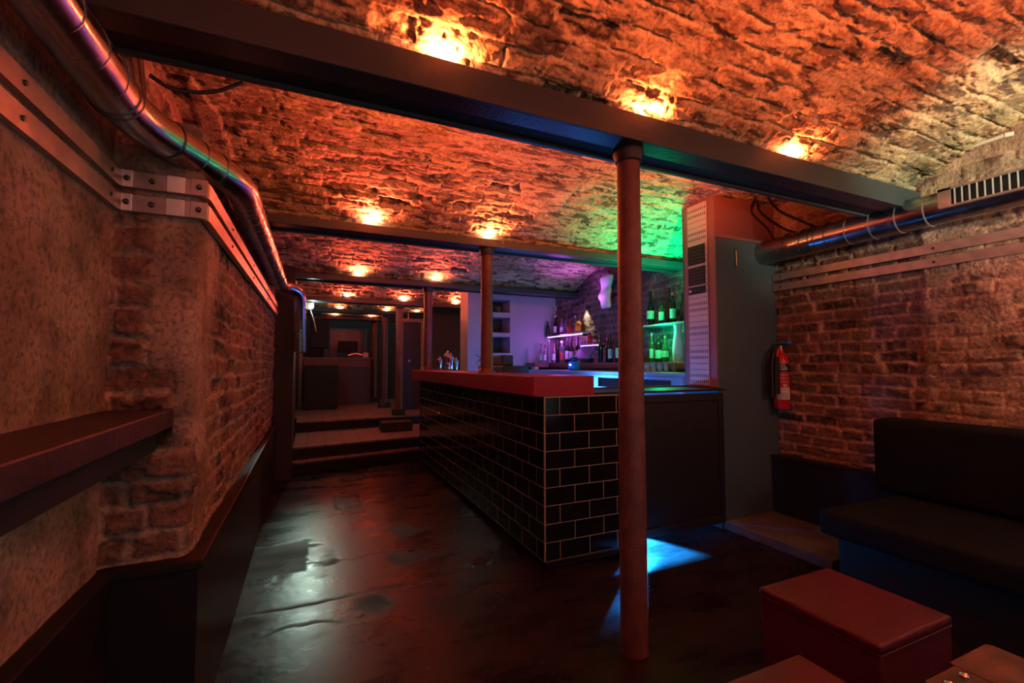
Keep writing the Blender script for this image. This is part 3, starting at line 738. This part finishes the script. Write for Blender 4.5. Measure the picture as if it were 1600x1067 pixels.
for i, (pts, lab) in enumerate([
    ([(3.00, 2.30, 2.43), (3.10, 2.43, 2.38), (3.30, 2.42, 2.26), (3.35, 2.40, 2.17)], 'black cable looping lowest beside the pillar head onto the duct'),
    ([(3.02, 2.30, 2.41), (3.16, 2.40, 2.38), (3.36, 2.33, 2.24), (3.38, 2.2, 2.17)], 'black cable draped in the middle of the three at the pillar head'),
    ([(3.06, 2.24, 2.42), (3.22, 2.30, 2.37), (3.35, 2.10, 2.20), (3.36, 1.98, 2.12)], 'black cable crossing farthest right from the pillar head to the duct')]):
    tag(obj('cable', T(bend(pts, .1), .007, 8), M['cable']), lab, 'cable', 'cables at the pillar head')
struct('trim_1', box(B(3.30, 3.41, -1.0, 2.449, 0.0, .478), 3.285, 3.42, -1.0, 2.449, .478, .492), M['ledge'])
tag(obj('low_plinth', B(2.775, 3.298, 1.70, 2.448, 0, .06), M['greyledge'], bevel=.004), 'low grey plinth on the floor at the foot of the pillar', 'plinth')
t = thing('bench_seat', 'black upholstered banquette bench along the right wall', 'bench', (2.42, 1.55, 0))
obj('base', B(.12, .86, -2.4, -.03, 0, .32), M['black'], t)
obj('seat', cushion(bmesh.new(), 0, .80, -2.4, 0, .32, .445, .035), M['navy'], t, smooth=True)
obj('backrest', cushion(bmesh.new(), .665, .872, -2.35, .09, .447, .870, .045), M['navy'], t, smooth=True)
def stool(x0, y0, w, d, h, label):
    t = thing('cube_stool', label, 'stool', (x0+w/2, y0+d/2, 0), group='red leather cube stools')
    obj('body', cushion(bmesh.new(), -w/2+.004, w/2-.004, -d/2+.002, d/2-.002, .015, h-.026, .012), M['leather'], t, smooth=True)
    bm = bmesh.new(); cushion(bm, -w/2, w/2, -d/2, d/2, h-.028, h, .012)
    bmesh.ops.subdivide_edges(bm, edges=[e for e in bm.edges if e.calc_length() > .2], cuts=6, use_grid_fill=True)
    for v in bm.verts:
        if v.co.z > h-.002: v.co.z += .008*(1-(2*v.co.x/w)**2)*(1-(2*v.co.y/d)**2)
    obj('cushion', bm, M['leather'], t, smooth=True)
    pts = bend([(-w/2, -d/2, h-.026), (w/2, -d/2, h-.026), (w/2, d/2, h-.026), (-w/2, d/2, h-.026), (-w/2, -d/2, h-.026)], .016, 4)
    obj('piping', T(pts, .0022, 8), M['leather'], t, smooth=True)
    for sx in (-1, 1):
        for sy in (-1, 1): obj('foot', L([(.015, 0), (.015, .016), (0, .016)], 10, (sx*(w/2-.04), sy*(d/2-.04), 0)), M['matteblack'], t)
stool(1.442, .762, .378, .372, .42, 'red leather cube stool nearer the black bench')
stool(.835, .46, .378, .378, .42, 'red leather cube stool cut off by the bottom edge of the picture')
t = thing('low_table', 'low worn wooden table with steel bolts in front of the black bench', 'table', (1.31, .63, 0))
def plank(x0, x1, y1, cham):
    bm = bmesh.new(); z0, z1 = .405, .45
    out = [(x0, -1.0), (x1, -1.0), (x1, y1-cham[1]), (x1-cham[1]*.7, y1), (x0+cham[0], y1), (x0, y1-cham[0]*.7)]
    lo = [bm.verts.new((a, b, z0)) for a, b in out]; hi = [bm.verts.new((a, b, z1)) for a, b in out]
    bm.faces.new(lo[::-1]); bm.faces.new(hi)
    for i in range(6): bm.faces.new([lo[i], lo[(i+1) % 6], hi[(i+1) % 6], hi[i]])
    return bm
obj('plank', plank(0, .158, -.012, (.028, .006)), M['wood'], t, bevel=.005)
obj('plank', plank(.161, .355, .0, (.006, .012)), M['wood'], t, bevel=.005)
for x in (.055, .125):
    obj('bolt', L([(0, .450), (.010, .450), (.0105, .455), (.006, .460), (0, .461)], 14, (x, -.045, 0)), M['chrome'], t, smooth=True)
for x in (.03, .325):
    for y in (-.12, -.92): obj('leg', B(x-.025, x+.025, y-.025, y+.025, 0, .403), M['wood'], t, bevel=.004)

# ------------------------------------------------------------------ back bar
t = thing('back_counter', 'brown wooden back counter carrying the bottles along the brick wall', 'counter', (3.1, 2.80, 0))
obj('top', box(B(0, .272, 0, 3.19, 1.15, 1.213), -.22, 0, 2.88, 3.19, 1.15, 1.213), M['brownwood'], t, bevel=.006)
obj('carcass', B(.02, .272, 0, 3.19, 0, 1.149), M['black'], t)
t = thing('steel_underbench', 'blue-lit stainless steel bench with dark openings behind the bar', 'bench', (2.80, 2.80, 0))
obj('top', B(0, .296, 0, 3.1, 1.085, 1.12), M['steel'], t, bevel=.004)
obj('front_frame', box(box(box(box(B(0, .02, 0, 3.1, 1.055, 1.084), 0, .02, 0, 3.1, .90, .958), 0, .02, .05, .18, .958, 1.055), 0, .02, 1.25, 1.34, .958, 1.055), 0, .02, 2.4, 2.5, .958, 1.055), M['steel'], t)
obj('liner', B(.021, .29, 0, 3.1, .0, 1.08), M['matteblack'], t)
obj('end_post', B(-.006, .02, .0, .045, .90, 1.084), M['doorwood'], t)
def shelf(name, x0, x1, y0, y1, z, label, m, lit=None):
    t = thing(name, label, 'shelf', (x0, y0, z))
    obj('board', B(0, x1-x0, 0, y1-y0, -.018, 0), m, t, bevel=.002)
    for y in (.08, y1-y0-.08): obj('bracket', B(.05, x1-x0, y-.008, y+.008, -.045, -.0185), M['capiron'], t)
    if lit: obj('light_strip', B(.012, .03, .03, y1-y0-.03, -.026, -.019), lit, t)
shelf('bottle_shelf', 3.20, 3.385, 4.98, 5.95, 1.61, 'purple-lit bottle shelf high at the left of the back bar', M['glassshelf'], M['led_purple'])
shelf('bottle_shelf', 3.20, 3.385, 4.62, 5.06, 1.45, 'short lower shelf beside the sloping till screen', M['glassshelf'], M['led_purple'])
shelf('bottle_shelf', 3.20, 3.385, 3.10, 3.95, 1.60, 'green-lit bottle shelf at the right beside the perforated pillar', M['glassshelf'])

def gmat(name, col, rough=.12, trans=.75): return mat(name, col, rough, trans=trans)
G = dict(dark=mat('dark_bottle_glass', (.012, .018, .012), .10), green=gmat('green_glass', (.06, .30, .10)), clear=gmat('clear_glass', (.85, .9, .9), .05, .95),
         amber=gmat('amber_glass', (.75, .33, .04)), red=gmat('red_glass', (.6, .04, .05), .2, .3), pink=gmat('pink_glass', (.8, .45, .6), .1, .8), brown=gmat('brown_glass', (.16, .06, .02), .12, .4))
LB = dict(white=M['white'], cream=M['cream'], red=mat('red_label', (.6, .06, .04), .5), green=mat('green_label', (.35, .75, .5), .5), orange=mat('orange_label', (.75, .25, .06), .5), tan=mat('tan_label', (.5, .34, .24), .6), none=None)
CP = dict(black=M['black'], white=M['white'], red=LB['red'], gold=M['brass'])
SH = {  # profile as (radius, height) fractions
 'wine': [(0, 0), (.95, 0), (1, .02), (1, .56), (.86, .64), (.42, .74), (.36, .78), (.36, 1), (0, 1)],
 'spirit': [(0, 0), (.95, 0), (1, .03), (1, .60), (.92, .68), (.5, .76), (.38, .8), (.38, 1), (0, 1)],
 'round': [(0, 0), (.7, 0), (.95, .12), (1, .32), (.9, .5), (.55, .64), (.3, .72), (.3, 1), (0, 1)],
 'squat': [(0, 0), (.95, 0), (1, .04), (1, .66), (.8, .78), (.5, .82), (.5, 1), (0, 1)],
 'slim': [(0, 0), (.9, 0), (1, .02), (.96, .5), (.8, .64), (.5, .8), (.45, 1), (0, 1)]}
def bottle(x, y, z, h, r, shape, glass, lab, cap, label, cat='bottle', group='bottles behind the bar'):
    t = thing('bottle', label, cat, (x, y, z+.001), random.uniform(-.2, .2), group)
    P = SH[shape]; n = 18
    obj('glass', L([(a*r, b*h*.985) for a, b in P], n), G[glass], t, smooth=True)
    rn = P[-2][0]*r
    obj('cap', L([(rn*1.08, h*.9), (rn*1.08, h), (0, h)], n), CP[cap], t, smooth=True)
    if LB[lab]:
        mid = max(p[0] for p in P)*r
        z0, z1 = (.14, .46) if shape != 'round' else (.18, .42)
        bm = bmesh.new()
        rr_ = [mid*1.012]*2 if shape != 'round' else [r*.995, r*1.0]
        prev = None
        for i in range(13):
            a = PI+.63-1.25+2.5*i/12   # label faces the bar
            q = [bm.verts.new((rr_[k]*math.cos(a), rr_[k]*math.sin(a), h*zv)) for k, zv in enumerate((z0, z1))]
            if prev: bm.faces.new([prev[0], q[0], q[1], prev[1]])
            prev = q
        obj('label', bm, LB[lab], t, smooth=True)
    return t
S = 'on the purple-lit shelf'
for a in [
 (3.22, 5.93, .21, .028, 'spirit', 'dark', 'none', 'black', f'small black bottle at the left end, {S}'),
 (3.30, 5.84, .30, .031, 'wine', 'dark', 'white', 'white', f'tall dark wine bottle, white label and white cap, {S}'),
 (3.30, 5.66, .248, .028, 'spirit', 'pink', 'white', 'red', f'pinkish bottle right of the tall wine bottle, {S}'),
 (3.30, 5.55, .235, .023, 'slim', 'clear', 'none', 'black', f'slim clear bottle left of the round red one, {S}'),
 (3.30, 5.43, .187, .040, 'round', 'red', 'none', 'red', f'round bright red bottle {S}'),
 (3.31, 5.31, .245, .022, 'slim', 'clear', 'none', 'white', f'thin clear bottle between the red and amber ones, {S}'),
 (3.29, 5.20, .195, .040, 'squat', 'amber', 'orange', 'black', f'broad glowing amber bottle {S}'),
 (3.31, 5.10, .165, .025, 'spirit', 'amber', 'none', 'gold', f'small yellow bottle right of the broad amber one, {S}'),
 (3.25, 5.03, .145, .026, 'spirit', 'brown', 'none', 'black', f'little brown bottle at the right end, {S}')]:
    bottle(a[0], a[1], 1.61, *a[2:8], a[8])
S = 'below the purple shelf'
for a in [
 (3.02, 5.76, .27, .024, 'spirit', 'pink', 'white', 'black', f'leftmost pale-labelled bottle {S}'),
 (3.04, 5.68, .25, .023, 'spirit', 'pink', 'white', 'black', f'second pale-labelled bottle from the left {S}'),
 (3.12, 5.72, .33, .024, 'slim', 'clear', 'none', 'white', f'tall clear bottle behind the pale-labelled pair {S}'),
 (3.16, 5.64, .27, .027, 'spirit', 'pink', 'white', 'red', f'pink bottle with a broad white label {S}'),
 (3.28, 5.75, .35, .028, 'wine', 'dark', 'none', 'black', f'plain black wine bottle {S}'),
 (3.24, 5.56, .31, .032, 'squat', 'clear', 'red', 'white', f'clear bottle with a red label {S}'),
 (3.28, 5.47, .356, .031, 'wine', 'dark', 'white', 'black', f'dark wine bottle, left one with a white label {S}'),
 (3.28, 5.36, .333, .031, 'wine', 'dark', 'white', 'black', f'dark wine bottle, right one with a white label {S}'),
 (3.28, 5.20, .351, .034, 'wine', 'dark', 'tan', 'black', f'dark wine bottle with a tan label {S}')]:
    bottle(a[0], a[1], 1.214, *a[2:8], a[8])
S = 'on the short lower shelf'
bottle(3.30, 4.95, 1.45, .148, .036, 'squat', 'red', 'red', 'black', f'squat red bottle {S}')
bottle(3.30, 4.82, 1.45, .121, .028, 'squat', 'brown', 'tan', 'gold', f'small brown bottle {S}')
S = 'by the nearest column'
for a in [
 (3.20, 4.57, .342, .028, 'wine', 'dark', 'none', 'black', f'first of the dark green wine bottles, next to the till screen, {S}'),
 (3.30, 4.56, .345, .027, 'wine', 'dark', 'none', 'red', f'red-capped wine bottle in the back row {S}'),
 (3.22, 4.40, .339, .028, 'wine', 'dark', 'green', 'black', f'second dark green wine bottle, half labelled, {S}'),
 (3.22, 4.25, .354, .033, 'wine', 'dark', 'green', 'black', f'third and broadest dark green wine bottle {S}'),
 (3.33, 4.33, .55, .026, 'slim', 'clear', 'none', 'white', f'very tall slim clear bottle {S}'),
 (3.24, 4.13, .33, .029, 'spirit', 'green', 'orange', 'red', f'green bottle with orange label half hidden {S}')]:
    bottle(a[0], a[1], 1.214, *a[2:8], a[8])
S = 'on the green-lit shelf'
for a in [
 (3.28, 3.77, .36, .042, 'round', 'dark', 'green', 'black', f'bulbous black bottle with a round label, leftmost {S}'),
 (3.27, 3.60, .27, .029, 'spirit', 'green', 'green', 'black', f'green bottle with a small pale label {S}'),
 (3.32, 3.54, .36, .026, 'wine', 'dark', 'none', 'black', f'tallest plain dark bottle {S}'),
 (3.27, 3.44, .30, .029, 'spirit', 'dark', 'green', 'gold', f'dark bottle with a tall pale label {S}'),
 (3.32, 3.36, .29, .024, 'wine', 'dark', 'none', 'black', f'narrow dark bottle at the right end {S}')]:
    bottle(a[0], a[1], 1.60, *a[2:8], a[8])
S = 'below the green-lit shelf'
for a in [
 (3.25, 3.73, .30, .024, 'spirit', 'green', 'green', 'gold', f'green bottle nearest the column {S}'),
 (3.25, 3.63, .265, .034, 'squat', 'dark', 'green', 'black', f'squat dark bottle {S}'),
 (3.24, 3.52, .262, .040, 'round', 'green', 'green', 'gold', f'round flask with a ring-shaped label {S}'),
 (3.32, 3.47, .303, .02, 'slim', 'green', 'none', 'white', f'slim green bottle beside the tall pale carafe {S}')]:
    bottle(a[0], a[1], 1.214, *a[2:8], a[8])
t = thing('carafe', 'tall pale flared carafe glowing green at the right end of the back counter', 'carafe', (3.25, 3.355, 1.214))
obj('body', L([(0, 0), (.048, 0), (.054, .02), (.056, .1), (.052, .18), (.040, .26), (.034, .29), (.036, .32), (.044, .36), (.040, .36), (0, .35)], 24), M['plaster_white'], t, smooth=True)
gl = None
for i in range(7):
    for j in range(2):
        lab = f'upturned small glass on the steel bench, number {i+1} from the left in the {"front" if j == 0 else "back"} row'
        lab = 'small clear glass in the two rows at the right end of the steel bench'
        if gl is None:
            gl = tag(obj('shot_glass', L([(0, 0), (.017, 0), (.019, .004), (.026, .085), (.0245, .085), (.0175, .012), (0, .012)], 14), G['clear'], smooth=True), lab, 'glass', 'glasses on the steel bench'); o = gl
        else: o = gl.copy(); C.objects.link(o)
        o.location = (2.90+j*.085, 3.14+i*.083, 1.121)
# plaster ornaments
def ornament(y, z, s, label):
    t = bmesh.new(); prev = None
    secs = [(0, .052, .034, 0), (.03, .062, .040, .0), (.09, .058, .042, -.004), (.125, .066, .05, -.01), (.15, .072, .054, -.012), (.175, .070, .054, -.009), (.20, .064, .05, 0), (.23, .060, .046, .002), (.26, .056, .044, .004), (.27, .058, .046, .004), (.31, .068, .05, .006), (.36, .078, .052, .008), (.385, .078, .048, .008), (.398, .06, .036, .006)]
    rings = []
    for zz, a, b, off in secs:
        ring = []
        for i in range(20):
            q = 2*PI*i/20
            # longer axis runs across the view from the bar (mostly along Y), nose to the far side
            wy = a*math.cos(q)+(-off*1.6 if math.cos(q) < 0 else 0)*0
            ring.append(t.verts.new((b*.95*math.sin(q)*s+off*.5*s, (-wy*1.6-off*2)*s, zz*s)))
        rings.append(ring)
    for a, b in zip(rings, rings[1:]):
        for i in range(20): t.faces.new([a[i], a[(i+1) % 20], b[(i+1) % 20], b[i]])
    t.faces.new(rings[0]); t.faces.new(rings[-1])
    o = tag(obj('wall_ornament', t, M['plaster_white'], smooth=True), label, 'ornament', 'white ornaments on the brick wall')
    o.location = (3.325, y, z); o.rotation_euler = (0, .0, math.radians(0)); return o
ornament(4.62, 1.885, 1.0, 'white plaster head ornament hung on the brick wall above the bottles')
ornament(4.20, 1.72, 1.0, 'white plaster ornament half hidden behind the nearest column')
# gooseneck lamp washing the wall
t = thing('wall_spotlight', 'small black gooseneck lamp shining down the brick wall above the amber bottles', 'lamp', (3.375, 5.16, 2.06))
obj('arm', T(bend([(0, 0, .0), (-.02, 0, .03), (-.04, 0, .02), (-.042, 0, -.01)], .02), .006, 8), M['capiron'], t, smooth=True)
obj('shade', L([(.012, 0), (.022, -.05), (.020, -.05), (.010, 0)], 14, (-.042, 0, -.005)), M['capiron'], t, smooth=True)
# till screen, card terminal, box
t = thing('till_screen', 'sloping dark till screen on the back counter', 'screen', (3.075, 4.80, 1.214))
s = obj('screen', cushion(bmesh.new(), -.012, .012, -.17, .17, 0, .20, .006), mat('till_glass', (.12, .08, .22), .25), t); s.location = (0, 0, .045); s.rotation_euler = (0, .65, 0)
obj('stand', B(.02, .14, -.06, .06, 0, .06), M['black'], t, bevel=.005)
tag(obj('orange_box', cushion(bmesh.new(), -.05, .05, -.06, .06, 0, .03, .004), LB['orange']), 'flat orange box lying in front of the till screen', 'box').location = (3.16, 5.02, 1.214)
t = thing('card_terminal', 'blue-lit card terminal with a tiny white screen', 'card terminal', (2.93, 4.74, 1.121))
obj('body', cushion(bmesh.new(), -.05, .05, -.06, .06, 0, .105, .02), M['blue'], t, smooth=True)
obj('screen', B(-.0525, -.0505, -.022, .022, .055, .078), M['screen'], t)
obj('head', cushion(bmesh.new(), -.035, .03, -.05, .05, .106, .16, .02), mat('navy_plastic', (.01, .03, .12), .4), t, smooth=True)
t = thing('cash_register', 'black till standing behind the red counter near the second column', 'till', (1.76, 4.02, 1.018))
obj('body', cushion(bmesh.new(), -.13, .13, -.17, .17, 0, .16, .012), M['black'], t)
obj('display', cushion(bmesh.new(), -.12, .0, -.10, .14, .161, .26, .012), M['black'], t)
# things on the counter
SK = [(1.50, 5.60, .17, .034, 'leftmost slim steel shaker at the far end of the red counter'), (1.545, 5.42, .235, .042, 'tallest steel cocktail shaker of the cluster on the red counter'),
      (1.545, 5.28, .205, .040, 'second tallest steel shaker, right of the tallest one'), (1.50, 5.22, .10, .026, 'short steel measure in front of the tall shakers'), (1.56, 5.12, .15, .034, 'rightmost shaker, a small pale green one')]
for x, y, h, r, lab in SK:
    t = thing('cocktail_shaker', lab, 'shaker', (x, y, 1.1215), group='cocktail shakers')
    m = M['chrome'] if 'green' not in lab else mat('pale_green_steel', (.35, .6, .52), .25, .8)
    obj('cup', L([(0, 0), (r*.72, 0), (r*.78, .01), (r, h*.66), (r, h*.69), (0, h*.69)], 18), m, t, smooth=True)
    obj('lid', L([(r*.98, h*.692), (r*.9, h*.8), (r*.5, h*.88), (r*.42, h*.9), (r*.42, h*.98), (0, h)], 18), m, t, smooth=True)
t = thing('tray', 'small dark tray lying on the counter left of the second column', 'tray', (1.52, 3.95, 1.1215))
obj('dish', L([(0, 0), (.06, 0), (.075, .014), (.072, .014), (.058, .004), (0, .004)], 20), M['black'], t, smooth=True)
t = thing('potted_sprig', 'tiny dark plant sprig in a pale pot just left of the second column', 'plant', (1.50, 4.10, 1.1215))
obj('pot', L([(0, 0), (.025, 0), (.032, .06), (.028, .06), (0, .05)], 16), M['cream'], t, smooth=True)
bm = bmesh.new()
for i in range(16):
    a = i*2.4; r = .018+.02*(i % 3)/2; z = .06+.10*(i/16)
    p = Vector((r*math.cos(a), r*math.sin(a), z)); q = p+Vector((.03*math.cos(a), .03*math.sin(a), .02)); s_ = Vector((-math.sin(a), math.cos(a), 0))*.011
    bm.faces.new([bm.verts.new(v) for v in (p, (p+q)/2+s_, q, (p+q)/2-s_)])
obj('leaves', bm, mat('dark_leaf', (.012, .03, .012), .5), t)
tag(obj('pink_sponge', cushion(bmesh.new(), -.03, .03, -.05, .05, 0, .035, .008), mat('pink_sponge', (.75, .3, .25), .8)), 'small pinkish sponge at the left end of the steel bench', 'sponge').location = (2.83, 5.58, 1.121)
# niche contents
for zc, lab in ((1.936, 'top'), (1.646, 'middle')):
    t = tag(obj('glass_tumbler', L([(0, 0), (.03, 0), (.036, .09), (.033, .09), (.028, .006), (0, .006)], 14), G['clear'], smooth=True), f'clear tumbler standing in the {lab} wall niche', 'glass', 'tumblers in the wall niches'); t.location = (2.50 if lab == 'top' else 2.36, 6.1, zc)

# ------------------------------------------------------------------ far room
t = thing('far_counter', 'long dark-fronted counter at the back of the upper room', 'counter', (0, 9.6, .40))
obj('front', B(-.10, 1.14, 0, .05, 0, .74), mat('dark_red_brown_front', (.075, .05, .045), .6), t)
obj('apron', B(-.10, 1.14, -.02, 0, .74, .90), mat('reddish_apron', (.14, .055, .05), .5), t)
obj('top', B(-.14, 1.18, -.04, .5, .90, .93), M['brownwood'], t)
o = tag(obj('bass_speaker', cushion(bmesh.new(), -.28, .28, -.2, .2, 0, .78, .02), M['matteblack']), 'big black speaker cabinet on the upper floor before the far counter', 'speaker'); o.location = (.20, 8.9, .40)
o = tag(obj('hanging_speaker', cushion(bmesh.new(), -.16, .16, -.14, .14, 0, .52, .02), M['matteblack']), 'large black speaker hung high at the left of the upper room', 'speaker'); o.location = (.17, 9.2, 1.49)
obj('hanger', B(-.02, .02, -.02, .02, .52, .75), M['capiron'], o)
t = thing('monitor', 'black monitor standing on the far counter', 'monitor', (.72, 9.85, 1.33))
obj('screen', B(-.19, .19, 0, .04, .10, .34), M['matteblack'], t, bevel=.006)
obj('stand', box(B(-.10, .10, -.06, .10, 0, .012), -.03, .03, .0, .03, .012, .11), M['matteblack'], t)
o = tag(obj('paper_box', cushion(bmesh.new(), -.05, .05, -.05, .05, 0, .10, .008), mat('pale_pink_box', (.75, .42, .36), .5)), 'small pale box beside the monitor on the far counter', 'box'); o.location = (1.04, 9.62, 1.33)
tag(obj('red_cord', T(bend([(.70, 9.62, 1.37), (.85, 9.62, 1.42), (.98, 9.60, 1.38)], .08), .008, 8), M['redglow']), 'glowing red cord arching over the far counter', 'cord')
struct('wall_far.003', B(.40, 1.16, 10.75, 10.84, .9, 2.0), M['dark_mirror'])
struct('trim_2', box(B(.28, .42, 10.70, 10.76, .9, 2.0), 1.13, 1.19, 10.70, 10.76, .9, 2.0), M['pillar'])
t = thing('door_frame', 'wooden door frame lit orange at its head, right of the thick column', 'door frame', (1.45, 8.05, .40))
obj('jamb', B(0, .05, 0, .10, 0, 1.60), M['doorwood'], t); obj('jamb', B(.36, .45, 0, .10, 0, 1.60), M['doorwood'], t); obj('head', B(.05, .36, 0, .10, 1.54, 1.60), M['doorwood'], t)
t = thing('door', 'dark door standing in the wooden frame of the upper room', 'door', (1.505, 8.06, .405))
lf = obj('leaf', B(0, .30, 0, .04, 0, 1.53), M['darkwall'], t); obj('knob', L([(0, 0), (.012, .0), (.02, .015), (.018, .03), (0, .035)], 12), M['brass'], lf, smooth=True).matrix_local = Matrix.Translation((.10, 0, .85)) @ Matrix.Rotation(PI/2, 4, 'X')
t = thing('ceiling_projector', 'small black fitting hanging from the vault just beyond the third beam', 'ceiling fitting', (1.24, 6.1, 2.22))
obj('stem', T([(0, 0, .30), (0, 0, .12)], .012, 10), M['capiron'], t); obj('body', L([(0, 0), (.05, .01), (.062, .05), (.055, .11), (.02, .125), (0, .125)], 16), M['matteblack'], t, smooth=True)

# ------------------------------------------------------------------ lights
light('POINT', 'emergency_glow', (.03, 7.31, 2.05), 7, (.66, 1, .80), size=.03)
light('SPOT', 'emergency_beam', (.04, 7.30, 2.04), 90, (.70, 1, .82), (.22, 2.9, 0), .035, 23, .9)
light('SPOT', 'green_light', (3.0, 3.02, 1.50), 125, (.0, 1, .36), (2.9, 3.03, 2.5), .10, 116, .8)
light('POINT', 'green_shelf_glow', (3.15, 3.50, 1.53), 5, (.0, 1, .32), size=.04)
light('POINT', 'purple_shelf_glow', (3.17, 5.45, 1.56), 5, (.52, .10, 1), size=.04)
light('SPOT', 'purple_light', (3.12, 4.9, 1.72), 34, (.55, .12, 1), (3.0, 4.6, 2.6), .05, 100, .7)
light('POINT', 'blue_fridge_glow', (2.2, 4.7, .95), 18, (.03, .22, 1), size=.06)
light('POINT', 'blue_fridge_glow', (2.05, 3.15, .90), 12, (.03, .25, 1), size=.05)
light('SPOT', 'wall_wash', (3.333, 5.16, 2.003), 14, (1, .88, .66), (3.35, 5.15, 1.6), .008, 62, .3)
light('SPOT', 'gate_blue', (2.12, 2.66, .15), 1500, (.01, .32, 1), (1.95, 2.2, 0), .012, 84, .5)
light('SPOT', 'gate_blue', (2.36, 2.76, .119), 420, (.01, .26, 1), (1.36, 1.84, 0), .008, 13, .7)
light('SPOT', 'rear_white_lamp', (2.5, -.5, 2.0), 165, (.88, 1, .70), (3.3, 1.0, 2.5), .05, 56, .9)
for x, e, c in ((-.2, 36, RED), (.7, 44, AMB), (1.6, 85, AMB), (2.5, 20, AMB)):
    light('SPOT', 'rear_beam_bulb', (x, -.12, 2.07), e, c, (x, -.11, 2.65), .015, 170, .18)
light('POINT', 'right_wall_lamp', (3.20, .55, 1.72), 11, (1, .46, .30), size=.04)
light('POINT', 'left_wall_lamp', (-.25, -.25, 1.45), 2.2, (1, .30, .18), size=.05)

w = bpy.data.worlds.new('world'); bpy.context.scene.world = w; w.use_nodes = True
w.node_tree.nodes['Background'].inputs['Color'].default_value = (.62, .78, .80, 1); w.node_tree.nodes['Background'].inputs['Strength'].default_value = .26
vs = bpy.context.scene.view_settings
vs.view_transform = 'Standard'; vs.look = 'None'; vs.gamma = 1; vs.use_curve_mapping = False; vs.exposure = 0.35
